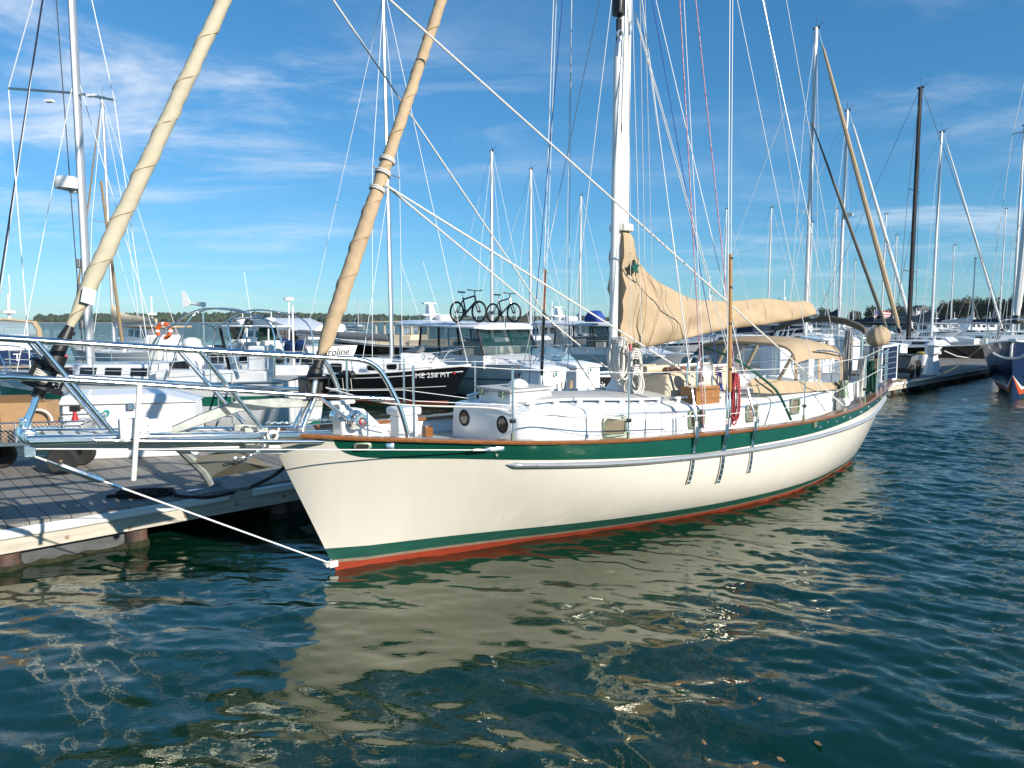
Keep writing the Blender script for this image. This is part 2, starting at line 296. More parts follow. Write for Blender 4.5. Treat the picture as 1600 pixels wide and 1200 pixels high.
o = mb.build('shore_wood', ['leaf_a', 'leaf_b'], None, smooth=0, kind='stuff'); o['label'] = 'low wooded far shore across the bay, one dark green mass'; o['category'] = 'wood'
mb = MB()
for p in (436, 441, 712, 735, 792, 860): q_ = at(p, 502, FY + 60); z = 2.5; mb.box(q_.x-4, q_.x+4, q_.y-4, q_.y+4, z, z+3.2); mb.prism([(q_.x-4.5, q_.y-4.5, z+3.2), (q_.x+4.5, q_.y-4.5, z+3.2), (q_.x, q_.y-4.5, z+5.6)], (0, 9, 0), 1)
o = mb.build('shore_houses', ['house', 'roof'], None, kind='stuff'); o['label'] = 'scattered tiny pale houses on the far wooded shore'; o['category'] = 'houses'
# right-hand shore with separate trees and houses
pts = []
for p in range(1270, 2000, 30): q_ = at(p, 502, 420 - (p - 1270) * .2); pts.append((q_.x, q_.y, 1.5 + 5.5 * min(1, max(0, (p - 1400) / 140))))
ridge('near_shore_bank', pts, 120, 'land')
def leafcrown(mb, c, rx, rz, n, m, s):
    for i in range(n):
        d = Vector((random.gauss(0, 1), random.gauss(0, 1), random.gauss(0, 1))).normalized(); r = random.random() ** .45
        lobe = 1 + .28 * math.sin(d.x * 4 + c[0]) * math.cos(d.y * 5 + c[1] + d.z * 3)
        p = Vector((c[0] + d.x * rx * r * lobe, c[1] + d.y * rx * r * lobe, c[2] + d.z * rz * r * lobe)); u = Vector((random.gauss(0, 1), random.gauss(0, 1), random.gauss(0, .6))).normalized(); v = u.orthogonal().normalized()
        z = s * random.uniform(.6, 1.3); mb.add([p - u*z, p + v*z*.7, p + u*z, p - v*z*.7], [(0, 1, 2, 3)], m)
TREES = [(1288, 482, 398, 'leaf_a', 'low dark shrubby tree behind the leftmost right-hand masts'), (1336, 486, 396, 'leaf_a', 'small dark tree on the right-hand shore beside the flag'), (1366, 478, 394, 'leaf_b', 'rounded green tree just right of the far flag'), (1392, 484, 392, 'leaf_a', 'squat dark tree left of the white shore house'), (1408, 477, 390, 'leaf_b', 'rounded tree right behind the black mast'),
         (1447, 479, 392, 'leaf_a', 'dark tree just right of the white shore house'), (1478, 472, 380, 'leaf_c', 'olive tree at the left end of the tall shore trees'), (1497, 467, 372, 'leaf_c', 'yellowing tree between two thin masts on the right shore'), (1517, 464, 366, 'leaf_c', 'tallest yellow-green tree on the right shore'), (1535, 467, 362, 'leaf_a', 'dark green tree right of the tallest yellowing one'), (1552, 465, 360, 'leaf_a', 'dark tree behind the furled white sail'), (1572, 470, 356, 'leaf_b', 'green tree behind the navy bow rail'), (1592, 458, 350, 'leaf_a', 'tall dark tree at the right edge of the shore'), (1615, 462, 346, 'leaf_a', 'dark tree cut off by the right picture edge')]
for px, py, Yd, lf, lab in TREES:
    top = at(px, py, Yd); g = 1.5 + 5.5 * min(1, max(0, (px - 1400) / 140)); h = max(5, top.z - g); r = max(3.6, h * .52)
    tr = thing('shore_tree', lab, 'tree', (top.x, top.y, g * .6 - .3), 0, 'trees on the right-hand shore'); h += g * .4
    mb = MB(); mb.tube([(0, 0, 0), (.1, 0, h*.4), (.2, .1, h*.8)], [.4, .3, .08], 6); mb.tube([(0, 0, h*.3), (1.5, 0, h*.6)], [.2, .05], 5); mb.tube([(.1, 0, h*.35), (-1.4, .6, h*.62)], [.2, .05], 5); mb.build('trunk', 'bark', tr)
    mb = MB(); leafcrown(mb, (0, 0, h*.55), r, h*.48, 1700, 0, .62); mb.build('crown', lf, tr, smooth=0)
for px, py, Yd, wd, lab in ((1437, 481, 385, 9, 'white gabled house on the right-hand shore behind the black mast'), (1418, 490, 380, 6, 'small pale house low on the right-hand shore')):
    c = at(px, py, Yd); hs = thing('shore_house', lab, 'house', (c.x, c.y, 0), .3, 'houses on the right-hand shore'); z1 = c.z - 1.6
    sub('wall', hs, lambda q: q.box(-wd/2, wd/2, -3, 3, 0, z1), 'house'); sub('roof', hs, lambda q: q.prism([(-wd/2-.3, -3.3, z1), (wd/2+.3, -3.3, z1), (0, -3.3, z1+3)], (0, 6.6, 0)), 'roof')
    for k in (-1, 1): sub('window', hs, lambda q: q.box(k*wd*.22-.5, k*wd*.22+.5, -3.04, -2.9, z1-2.2, z1-.8), 'dark_glass')
# flag
c = at(1380, 492, 150); fl = thing('national_flag', 'small striped flag with a blue corner flying beyond the masts', 'flag', (c.x, c.y, 0))
sub('flagpole', fl, lambda q: q.tube([(-1.9, 0, 0), (-1.9, 0, c.z + 1.2)], .05), 'mast_white')
for k in range(7): sub('stripe', fl, lambda q: q.loft([[(-1.85 + x*.5, .12*math.sin(x*1.3), c.z + 1.0 - k*.27 - x*.05), (-1.85 + x*.5, .12*math.sin(x*1.3), c.z + .73 - k*.27 - x*.05)] for x in range(8)], 0, False, False), 'flag_red' if k % 2 == 0 else 'white')
sub('canton', fl, lambda q: q.loft([[(-1.85 + x*.5, .12*math.sin(x*1.3) - .03, c.z + 1.02 - x*.05), (-1.85 + x*.5, .12*math.sin(x*1.3) - .03, c.z + .0 - x*.05)] for x in range(4)], 0, False, False), 'flag_blue')
# ================================================================ DOCK
DA = gnd(0, 867, .2); DB = gnd(1384, 612, .2); DTH = math.atan2(DB.y - DA.y, DB.x - DA.x); DTOP = .50
dock = thing('floating_dock', 'long grey plank floating dock with white edge strip behind the sailboat', 'dock', (DA.x, DA.y, 0), DTH)
def dk(p): d = Vector((p.x - DA.x, p.y - DA.y)); return d.x*math.cos(DTH) + d.y*math.sin(DTH), -d.x*math.sin(DTH) + d.y*math.cos(DTH)
DW = 4.0; PWD = .19
base = MB().box(0, PWD - .007, -.02, DW, -.04, 0); pm = []
for k, mt in enumerate(('plank', 'plank_b', 'plank_c')):
    mb = MB(); mb.box(0, PWD - .007, -.02, DW, -.04, 0); o = mb.build('plank', mt, dock, smooth=0, bevel=.004); pm.append(o)
x = -6.0; i = 0
while x < 12.0:
    if i < 3: o = pm[i]
    else:
        o = clone(pm[random.choice((0, 0, 1, 2))], dock, 'plank'); bv = o.modifiers.new('bevel', 'BEVEL'); bv.width = .004; bv.segments = 2
    o.location = (x, random.uniform(-.006, .006), DTOP + random.uniform(-.003, .003)); x += PWD; i += 1
mb = MB()
while x < 62: z = DTOP + random.uniform(-.004, .004); mb.box(x, x + PWD - .008, -.02 + random.uniform(-.006, .006), DW, z - .04, z, random.choice((0, 0, 1, 2))); x += PWD
mb.build('far_planks', ['plank', 'plank_b', 'plank_c'], dock, smooth=0, kind='stuff')
x = -6.3; i = 0
for x0, x1 in ((-6.3, -.86), (-.86, 2.36), (2.66, 9), (9.02, 15), (15.02, 21), (21.02, 27), (27.02, 33), (33.02, 39), (39.02, 62)):
    def strip(q):
        pr = [(-.012, .0), (-.05, .012), (-.062, .04), (-.05, .075), (-.058, .095), (-.03, .112), (-.012, .112)]
        q.loft([[(xx, y, .35 + z) for y, z in pr] for xx in (x0 + .004, x1 - .004)])
    sub('edge_strip', dock, strip, 'strip_white', smooth=50)
for x0, x1 in ((-6.3, -1.0), (-.99, 5.2), (5.21, 11), (11.01, 17), (17.01, 23), (23.01, 29), (29.01, 62)):
    sub('fascia_board', dock, lambda q: q.box(x0, x1, -.012, .06, .2, .455), 'fascia', bevel=.006)
sub('fascia_board', dock, lambda q: q.box(-6.3, 62, DW - .05, DW + .02, .2, .455), 'fascia')
for k in range(22):
    xx = -5.6 + k * .62
    sub('bolt', dock, lambda q: q.lathe([(.001, -.022), (.022, -.021), (.024, -.011)], 10, (xx, 0, .27 + .03*math.sin(k*5)), 'y'), 'bolt')
for k in range(14):
    xx = -5.5 + k * 4.3
    o = MB().box(xx, xx + 2.5, .14, DW - .2, -.35, .2).build('float', 'float_grey', dock, bevel=.03)
    sub('weed_line', dock, lambda q: q.loft([[(xx - .03 + 2.56*j/24, .12 - .02*random.random(), -.1), (xx - .03 + 2.56*j/24, .07 - .05*random.random(), -.01), (xx - .03 + 2.56*j/24, .10, .015 + .04*random.random())] for j in range(25)], 0, False, False), 'weed', smooth=0)
    for dx in (-.02, 1.28, 2.52):
        sub('float_pipe', dock, lambda q: q.lathe([(.12, -.35), (.12, .18)], 14, (xx + dx, .13, 0)), 'float_pipe')
        sub('weed_collar', dock, lambda q: q.lathe([(.121, -.08), (.145, -.02), (.14 , .02), (.121, .06)], 11, (xx + dx, .13, 0)), 'weed', smooth=0)
sub('beam', dock, lambda q: (q.box(-6, 60, .3, .42, .2, .46), q.box(-6, 60, 1.9, 2.02, .2, .46), q.box(-6, 60, 3.5, 3.62, .2, .46)), 'fascia')
def dw(x, y, z=DTOP): return Vector((DA.x + x*math.cos(DTH) - y*math.sin(DTH), DA.y + x*math.sin(DTH) + y*math.cos(DTH), z))
# finger piers on the far side of the dock
for k, (fx, fl_) in enumerate(((18.5, 9), (28.5, 11), (41, 12))):
    p = dw(fx, DW + .05, 0); fp = thing('finger_pier', ['narrow finger pier beside the black-hulled small sailboat', 'narrow finger pier beyond the white-and-green cabin cruiser', 'far finger pier behind the white dock boxes'][k], 'pier', p, DTH + PI/2, 'finger piers')
    mb = MB(); x = 0
    while x < fl_: mb.box(x, x + .18, -.6, .6, .44, .48, random.choice((0, 1))); x += .19
    mb.build('planks', ['plank_c', 'fascia'], fp, smooth=0, kind='stuff')
    sub('frame', fp, lambda q: (q.box(0, fl_, -.64, -.58, .2, .43), q.box(0, fl_, .58, .64, .2, .43), q.box(fl_ - .05, fl_ + .02, -.6, .6, .2, .43)), 'fascia')
    for j in range(3): sub('float', fp, lambda q: q.box(.8 + j*fl_*.33, 2.4 + j*fl_*.33, -.5, .5, -.3, .2), 'float_grey')
# ================================================================ THE SAILBOAT (aft, starboard, up)
boat = thing('sailboat', 'large cream sailboat with green sheer band, teak rail and tan sail cover', 'sailboat', (BO.x, BO.y, 0), BTH)
fb = spl([-.70, -.5, -.25, 0, .93, 1.86, 3.7, 5.6, 7.4, 9.3, 10.6, 11.3, 11.62, 11.78, 11.82], [.03, .19, .36, .50, .91, 1.23, 1.62, 1.77, 1.75, 1.5, 1.2, .96, .72, .40, .02])
fz = spl([-.70, -.04, .56, 1.5, 2.95, 4.2, 5.5, 6.3, 7.3, 8.45, 9.84, 10.6, 11.82], [1.53, 1.47, 1.42, 1.34, 1.255, 1.22, 1.19, 1.18, 1.19, 1.23, 1.34, 1.41, 1.49])
fg = spl([-.2, .27, .86, 1.5, 2.8, 4, 5.5, 6.3, 8.5, 9.9, 11.82], [1.285, 1.225, 1.185, 1.13, 1.04, .98, .97, .97, 1.07, 1.17, 1.29])
fr = spl([1.5, 2.78, 3.93, 5.5, 7.3, 9.63, 10.5, 11.82], [1.07, .985, .945, .91, .92, 1.0, 1.07, 1.17])
fe = spl([-.7, -.3, .19, .64, 2, 3.7, 5.6, 7.4, 8.75, 10.1, 11.3, 11.82], [1., 1., 1.4, 1.16, .70, .41, .246, .243, .32, .36, .40, .45])
fk_ = spl([8.2, 9.2, 10.1, 10.6, 11.0, 11.4, 11.82], [-.6, -.6, -.42, -.17, .12, .42, .72])
def fk(s): return max(-.6, -s * 2.25) if s < 5 else fk_(s)
fp = spl([0, 1.2, 2, 3.5, 5.5, 8, 9.5, 12], [1, 1.08, 1.5, 2.7, 3.5, 3.0, 2.1, 1.5])
def hy(s, z):                                     # half breadth of the hull at height z
    zk, zs = fk(s), fz(s); t_ = (z - zk) / (zs - zk); y1 = fb(s) * max(0, t_) ** fe(s) if t_ > 0 else 0
    wt = min(1, max(0, (s - .3) / .9)) * min(1, max(0, (10.4 - s) / 1.3))
    if wt <= 0 or z <= 0: return y1
    bw = fb(s) * (-zk / (zs - zk)) ** fe(s); return y1 + wt * (bw + (fb(s) - bw) * (1 - max(0, 1 - z / zs) ** fp(s)) - y1)
ST = [-.672, -.65, -.6, -.54, -.46, -.37, -.28, -.2, -.1, 0, .1, .19, .32, .5, .75] + list(np.arange(1.05, 10.9, .3)) + [11.0, 11.15, 11.3, 11.42, 11.52, 11.62, 11.7, 11.76, 11.8, 11.82]
BOOT0 = lambda s: .100 - .003*s; BOOT1 = lambda s: .235 - .009*s
def shell(q, lo, hi, s_list, rows, off, m=0):
    for sd in (-1, 1):
        rings = []
        for s in s_list:
            zk = fk(s); a = max(lo(s), zk); c = max(hi(s), a)
            rings.append([(s, sd * (hy(s, a + (c - a)*r/rows) + off), a + (c - a)*r/rows) for r in range(rows + 1)])
        q.loft(rings, m, False, False)
mb = MB(); shell(mb, lambda s: max(fk(s), -.6), lambda s: fz(s) - .03, ST, 18, 0)
for sd in (-1, 1):                                   # inside of the bulwark
    mb.loft([[(s, sd * max(.0, fb(s) - .05), fz(s) - .03), (s, sd * max(.0, hy(s, fz(s) - .22) - .05), fz(s) - .22)] for s in ST], 1, False, False)
hull = mb.build('hull', ['cream', 'white'], boat, smooth=50)
S0 = -.165
def gband(s):
    g = fg(s)
    if s < S0 + .30: x = max(0, 1 - (s - S0) / .30); g = fz(s) - .03 - (fz(s) - .03 - g) * math.sqrt(max(0, 1 - x**2.2))
    return g
SB = [S0 + .3 * (1 - math.cos(k / 10 * PI / 2)) for k in range(11)] + [s for s in ST if s > S0 + .36 and s < 11.8]
mb = MB(); shell(mb, gband, lambda s: fz(s) - .03, SB, 4, .004); mb.build('sheer_band', 'green', boat, smooth=50)
SW = [s for s in ST if s > -.08 and s < 11.2]
SW[0] = -.06
mb = MB(); shell(mb, BOOT0, BOOT1, [-.104, -.09, -.07, -.05, -.03] + [x for x in SW if x > -.02], 2, .003); mb.build('boot_stripe', 'green_dull', boat, smooth=50)
mb = MB(); shell(mb, lambda s: BOOT0(s) - .035, BOOT0, [-.055, -.045, -.03, -.015, 0, .03, .06] + [x for x in SW if x > .08], 2, .0035); mb.build('scum_line', 'scum', boat, smooth=50)
mb = MB(); shell(mb, lambda s: -.5, lambda s: BOOT0(s) - .033, [-.041, -.03, -.015, 0, .03, .06, .1, .15] + [x for x in SW if x > .16], 5, .003); mb.build('bottom_paint', 'red_bottom', boat, smooth=50)
# deck and rails
mb = MB(); mb.loft([[(s, -y, fz(s) - .2 + .0), (s, -y*.5, fz(s) - .175), (s, 0, fz(s) - .165), (s, y*.5, fz(s) - .175), (s, y, fz(s) - .2)] for s in ST for y in [max(.001, hy(s, fz(s) - .2) - .045)]], 0, False, False); mb.build('deck', 'deck_sand', boat)
for sd in (-1, 1):
    q = MB(); rings = []
    for s in [-.80, -.74] + ST[1:]:
        bb = fb(s) if s > -.63 else .075; z = fz(s); o = .035; i_ = .085
        rings.append([(s, sd*(bb + o), z - .032), (s, sd*(bb + o + .006), z - .012), (s, sd*(bb + o - .008), z + .008), (s, sd*(max(.0, bb - i_) + .008), z + .010), (s, sd*max(.0, bb - i_), z - .03)])
    q.loft(rings); q.build('cap_rail', 'teak', boat, smooth=35)
    q = MB(); rings = []
    for s in [1.5, 1.53, 1.6] + [x for x in ST if 1.65 < x < 11.8]:
        z = fr(s); y = hy(s, z); k = min(1, (s - 1.49) / .1); rings.append([(s, sd*(y - .01), z - .036*k), (s, sd*(y + .03*k), z - .03*k), (s, sd*(y + .05*k), z), (s, sd*(y + .03*k), z + .03*k), (s, sd*(y - .01), z + .036*k)])
    q.loft(rings); rr = q.build('rub_rail', 'rail_silver', boat, smooth=60)
    for k in range(9 if sd < 0 else 0):
        s = 1.8 + k*.95; sub('screw', rr, lambda q2: q2.lathe([(.008, -.002), (.006, .003)], 8, (s, -(hy(s, fr(s)) + .049), fr(s)), 'y'), 'steel')
# cabin trunk
cw = spl([1.98, 2.06, 2.2, 2.6, 3.4, 4.8, 6.2, 7.4, 8.7], [.62, .72, .78, .84, .94, 1.03, 1.08, 1.09, 1.02])
ct = spl([1.98, 2.1, 2.3, 2.8, 4.7, 6.6, 8.7], [1.52, 1.555, 1.56, 1.545, 1.45, 1.42, 1.47]); cc = spl([1.98, 2.3, 4, 6, 8.7], [1.57, 1.645, 1.62, 1.575, 1.60])
CS = [1.98, 2.0, 2.04, 2.1, 2.2, 2.4, 2.7, 3.1, 3.6, 4.2, 4.8, 5.4, 6, 6.6, 7.2, 7.8, 8.3, 8.7]
def cabtop(s, y): return ct(s) + (cc(s) - ct(s)) * (1 - min(1, abs(y) / (cw(s) - .06)) ** 2.2)
mb = MB(); rings = []
for s in CS:
    w_ = cw(s); z0 = fz(s) - .25; r = [(s, -w_ - .02, z0), (s, -w_, ct(s) - .09), (s, -w_ + .008, ct(s) - .05), (s, -w_ + .03, ct(s) - .015), (s, -w_ + .06, ct(s) + .005)]
    r += [(s, y, cabtop(s, y)) for y in np.linspace(-w_ + .13, w_ - .13, 9)]
    r += [(x, -y, z) for x, y, z in r[4::-1]]; rings.append(r)
mb.loft(rings); cabin = mb.build('cabin', 'white', boat, smooth=38)
mb = MB(); rings = []                                # non-skid panel on the coach roof
for s in [2.25] + CS[6:-2]: w_ = cw(s) - .27; rings.append([(s, y, cabtop(s, y) + .004) for y in np.linspace(-w_, w_, 11)])
mb.loft(rings, 0, False, False); mb.build('coach_roof_nonskid', 'deck_grey', cabin)
for sd in (-1, 1):                                   # grey moulding line along the cabin side
    mb = MB(); mb.loft([[(s, sd*(cw(s) + .002), ct(s) - .085), (s, sd*(cw(s) + .016), ct(s) - .075), (s, sd*(cw(s) + .010), ct(s) - .055), (s, sd*(cw(s) - .0), ct(s) - .05)] for s in CS[4:]]); mb.build('moulding', 'poly_grey' if 0 else 'steel_dull', cabin)
def rrect(w_, h_, r, n=5):
    o = []
    for cx, cy, a in ((w_/2 - r, h_/2 - r, 0), (-w_/2 + r, h_/2 - r, PI/2), (-w_/2 + r, -h_/2 + r, PI), (w_/2 - r, -h_/2 + r, 1.5*PI)):
        o += [(cx + r*math.cos(a + k/n*PI/2), cy + r*math.sin(a + k/n*PI/2)) for k in range(n + 1)]
    return o
def portlight(s, z, w_, h_, sd=-1):
    y = cw(s) + .012; a = math.atan2(cw(s + .1) - cw(s - .1), .2)
    P = lambda x, zz, o: (s + x, sd*(y + x*math.tan(a) + o), z + zz)
    oo, ii = rrect(w_, h_, .055), rrect(w_ - .075, h_ - .075, .03); q = MB()
    q.loft([[P(x, zz, -.02) for x, zz in oo], [P(x, zz, .022) for x, zz in oo], [P(x, zz, .028) for x, zz in rrect(w_ - .03, h_ - .03, .045)], [P(x, zz, .018) for x, zz in ii], [P(x, zz, -.0) for x, zz in ii]], 0, True, False)
    o = q.build('portlight', 'bronze', cabin, smooth=40)
    q = MB(); q.add([P(x, zz, .004) for x, zz in ii], [tuple(range(len(ii)))]); q.build('pane', 'port_glass', o, smooth=0)
for s, z, w_ in ((3.31, 1.30, .40), (4.85, 1.27, .34), (6.15, 1.245, .30), (7.38, 1.255, .30)): portlight(s, z, w_, .255); portlight(s, z, w_, .255, 1)
for y, z in ((-.38, 1.39), (.38, 1.39)):             # round ports on the cabin front
    q = MB(); q.lathe([(.105, -.03), (.105, .012), (.09, .022), (.074, .008), (.074, -.02)], 22, (1.985, y, z), 'x'); o = q.build('round_port', 'rubber', cabin); 
    q = MB(); q.lathe([(.001, .012), (.075, .012), (.075, .002)], 22, (1.985, y, z), 'x'); q.build('pane', 'dark_glass', o)
for o in list(cabin.children):
    if o.name.startswith('round_port'): o.scale.x = -1; o.location.x = 2*1.985
# grab rails
for sd in (-1, 1):
    for a, c, n in ((2.25, 4.35, 6), (4.75, 7.05, 7)):
        q = MB(); st = (c - a) / n
        for k in range(n + 1):
            s = a + k*st; y = sd*(cw(s) - .2); z = cabtop(s, y); q.loft([[(s - .06, y - .016, z - .01), (s + .06, y - .016, z - .01), (s + .06, y + .016, z - .01), (s - .06, y + .016, z - .01)], [(s - .03, y - .016, z + .05), (s + .03, y - .016, z + .05), (s + .03, y + .016, z + .05), (s - .03, y + .016, z + .05)]])
        q.loft([[(s, y - .018, z + .045), (s, y + .018, z + .045), (s, y + .018, z + .075), (s, y - .018, z + .075)] for k in range(n*2 + 1) for s in [a - .08 + (c - a + .16)*k/(n*2)] for y in [sd*(cw(s) - .2)] for z in [cabtop(s, y)]])
        q.build('grab_rail', 'white', cabin, bevel=.006)
# fore hatch
h = sub('fore_hatch', boat, lambda q: q.box(2.15, 2.85, -.33, .33, 1.56, 1.75, 0, .02, .02), 'white', bevel=.02)
sub('hatch_lid', h, lambda q: q.box(2.12, 2.88, -.36, .36, 1.75, 1.785), 'deck_grey', bevel=.012)
sub('dome_light', h, lambda q: q.lathe([(.13, 1.78), (.125, 1.82), (.09, 1.86), (.04, 1.88), (.002, 1.884)], 18, (2.5, -.05, 0)), 'white')
for y in (-.2, .2): sub('hinge', h, lambda q: q.box(2.09, 2.125, y - .04, y + .04, 1.69, 1.76), 'bronze')
# canvas-covered skylight, dorade box, raft
q = MB(); q.hexa([(4.75, -.62, 1.48), (6.05, -.62, 1.48), (6.05, .35, 1.48), (4.75, .35, 1.48), (4.95, -.5, 1.86), (6.0, -.5, 1.84), (6.0, .25, 1.84), (4.95, .25, 1.86)]); sky_ = q.build('skylight_cover', 'canvas_cream', boat, bevel=.05)
for y in (-.42, -.05, .2): sub('pipe_end', sky_, lambda q: q.tube([(4.96, y, 1.895), (5.5, y, 1.895)], .05, 12), 'teak' if y < -.3 else 'canvas_cream')
db = sub('dorade_box', boat, lambda q: q.box(4.92, 5.5, -.98, -.72, 1.42, 1.69), 'dorade_wood', bevel=.008)
sub('cowl_guard', db, lambda q: (q.tube([(5.02, -.92, 1.7), (5.02, -.92, 1.93)] + arc((5.2, -.92, 1.93), .18, PI, 0, 8, (1, 0, 0), (0, 0, 1)) + [(5.38, -.92, 1.7)], .016), q.tube([(5.02, -.76, 1.7), (5.02, -.76, 1.93)] + arc((5.2, -.76, 1.93), .18, PI, 0, 8, (1, 0, 0), (0, 0, 1)) + [(5.38, -.76, 1.7)], .016)), 'steel')
sub('cowl_vent', db, lambda q: (q.lathe([(.055, 1.71), (.055, 1.86)], 12, (5.2, -.84, 0)), q.lathe([(.06, -.02), (.115, -.12), (.12, -.13), (.08, -.05), (.01, -.03)], 16, (5.2, -.84, 1.9), 'y')), 'white')
q = MB(); q.box(5.75, 6.75, -.55, .25, 1.48, 1.90, 0, .06, .06); rf = q.build('raft_canister_cover', 'canvas_cream', boat, bevel=.07)
for y in (-.35, .05): sub('strap', rf, lambda q: q.box(5.735, 6.765, y - .02, y + .02, 1.6, 1.93, 0, .06, 0), 'rope_white')
sub('companion_hatch', boat, lambda q: (q.box(6.85, 7.75, -.42, .42, 1.48, 1.74, 0, .03, .03)), 'white', bevel=.03)
# chainplates, fairlead, drains
for s, zb in ((3.95, .60), (4.50, .54), (5.09, .60)):
    for sd in (-1, 1):
        q = MB(); rg = [(s + .035 * k_, z) for k_ in (0,) for z in np.linspace(zb, fz(s) + .10, 12)]; wd = .030 if s != 4.5 else .036
        ys = [hy(s, min(z, fz(s) - .03)) + .006 + .036*min(1, max(0, (z - fz(s) + .16)/.1)) for _, z in rg]
        q.loft([[(s - wd, sd*(y + .012), z), (s + wd, sd*(y + .012), z), (s + wd, sd*y, z), (s - wd, sd*y, z)] for (x, z), y in zip(rg, ys)]); cp = q.build('chainplate', 'steel', boat, smooth=0)
        if sd < 0:
            for k in range(8):
                z = zb + .03 + k*.075
                if abs(z - fr(s)) > .05 and z < fz(s) - .06:
                    for dx in ((-.014, .014) if k == 0 else (0,)): sub('bolt', cp, lambda q2: q2.lathe([(.001, -.009), (.010, -.007), (.011, 0)], 8, (s + dx, -(hy(s, z) + .019), z), 'y'), 'steel_dull')
def onhull(px, py, o=.006):
    lo, hi = .02, 1.9
    for _ in range(30):
        mid = (lo + hi) / 2; p = bl(px, py, mid)
        if hy(p.x, p.z) > mid: lo = mid
        else: hi = mid
    p = bl(px, py, lo); p.y -= o; return p
p = onhull(566, 697); th_ = math.atan2(fb(p.x + .1) - fb(p.x - .1), .2)
def plate(name, c, w_, h_, r, d, mat, par, yaw=0, z_off=0):
    q = MB(); X_ = Vector((math.cos(yaw), -math.sin(yaw), 0)); N_ = Vector((-math.sin(yaw), -math.cos(yaw), 0)); rings = []
    for o, k in ((-.01, 1), (d*.7, 1), (d, .9)): rings.append([Vector(c) + X_*x*k + Vector((0, 0, 1))*y*k + N_*o for x, y in rrect(w_, h_, r)])
    q.loft(rings); return q.build(name, mat, par)
f = plate('hawse_ring', p, .18, .085, .042, .02, 'bronze', boat, th_); plate('opening', p, .13, .045, .022, .024, 'black', f, th_)
p = onhull(609, 697); plate('name_plate', p, .085, .075, .01, .012, 'steel', boat, th_)
p = onhull(772, 702); wp = plate('stay_plate', p, .22, .05, .012, .014, 'steel', boat, math.atan2(fb(p.x + .1) - fb(p.x - .1), .2)); WSP = Vector(p) + Vector((-.03, -.03, 0))
p = onhull(1272, 662); plate('drain_cover', p, .10, .11, .02, .02, 'bronze', boat, 0)
for px, py in ((1281, 666), (1293, 658), (1307, 657), (1318, 650), (1328, 651), (1345, 642), (1357, 634), (1360, 637), (1370, 626)):
    p = onhull(px, py); q = MB(); q.lathe([(.001, -.012), (.02, -.012), (.024, 0)], 10, p, 'y'); q.build('scupper', 'steel', boat)
p = onhull(1376, 621); q = MB(); q.lathe([(.001, -.012), (.045, -.012), (.05, 0)], 16, p, 'y'); q.build('stern_badge', 'bronze', boat)
p = onhull(775, 711); sub('thru_hull', boat, lambda q: q.lathe([(.001, -.015), (.016, -.012), (.018, 0)], 10, p, 'y'), 'bronze')
# ---- bow: platform, pulpit, anchors, windlass
plat = MB(); plat.box(-2.65, -.1, -.26, -.17, 1.50, 1.57).box(-2.65, -.1, .17, .26, 1.50, 1.57); pf = plat.build('bow_platform', 'steel', boat, bevel=.02)
plat_slats = []
for k in range(16):
    x = -2.5 + k*.125; sub('slat', pf, lambda q: q.box(x, x + .1, -.17, .17, 1.53, 1.56), 'offwhite', bevel=.006)
sub('keel_web', pf, lambda q: q.hexa([(-2.6, -.05, 1.45), (-.35, -.05, 1.33), (-.35, .05, 1.33), (-2.6, .05, 1.45), (-2.6, -.05, 1.5), (-.35, -.05, 1.5), (-.35, .05, 1.5), (-2.6, .05, 1.5)]), 'offwhite', bevel=.01)
sub('side_rod', pf, lambda q: q.tube([(-2.2, -.30, 1.535), (-1.5, -.32, 1.52), (-.25, -.34, 1.49)], .022, 10), 'steel')
sub('side_rod', pf, lambda q: q.tube([(-2.2, .30, 1.535), (-.25, .34, 1.49)], .022, 10), 'steel')
sub('tip_fitting', pf, lambda q: (q.lathe([(.06, -.15), (.066, -.13), (.066, .13), (.06, .15)], 18, (-2.62, 0, 1.55), 'y'), q.box(-2.66, -2.58, -.05, .05, 1.58, 1.68)), 'steel', bevel=.01)
sub('roller_cheek', pf, lambda q: (q.box(-.95, -.72, -.16, -.13, 1.42, 1.62), q.box(-.95, -.72, .13, .16, 1.42, 1.62), q.lathe([(.05, -.12), (.03, 0), (.05, .12)], 14, (-.84, 0, 1.56), 'y')), 'galv', bevel=.01)
def tilt(o):
    for v in o.data.vertices:
        v.co.z += -.065 + .094*max(0, -v.co.x - .35)
    for c_ in o.children: tilt(c_)
tilt(pf)
T0 = .026
def pul(sd):
    y0 = lambda s: .30 + .25 * max(0, (s + 1.2)) / 1.7
    top = [(.52, sd*.66, 1.42), (.44, sd*.64, 1.72), (.30, sd*.60, 2.03), (.20, sd*.575, 2.16), (.06, sd*.55, 2.225), (-.2, sd*.50, 2.25), (-1.2, sd*.34, 2.33), (-2.3, sd*.28, 2.43), (-2.95, sd*.24, 2.49)]
    low = [(.40, sd*.62, 1.82), (-.2, sd*.50, 1.88), (-.95, sd*.37, 1.965), (-1.7, sd*.30, 2.06), (-2.45, sd*.27, 2.15), (-2.72, sd*.2, 2.18)]
    return top, low
pulpit = sub('pulpit', boat, lambda q: [(q.tube(smoothpath(pul(sd)[0], 5), T0, 12), q.tube(smoothpath(pul(sd)[1], 4), T0*.85, 10)) for sd in (-1, 1)] + [q.tube(arc((-2.95, 0, 2.49), .24, PI/2, 1.5*PI, 10, (1, 0, .03), (0, 1, 0)), T0, 12), q.tube(arc((-2.72, 0, 2.18), .2, PI/2, 1.5*PI, 8, (1, 0, 0), (0, 1, 0)), T0*.85, 10)], 'steel')
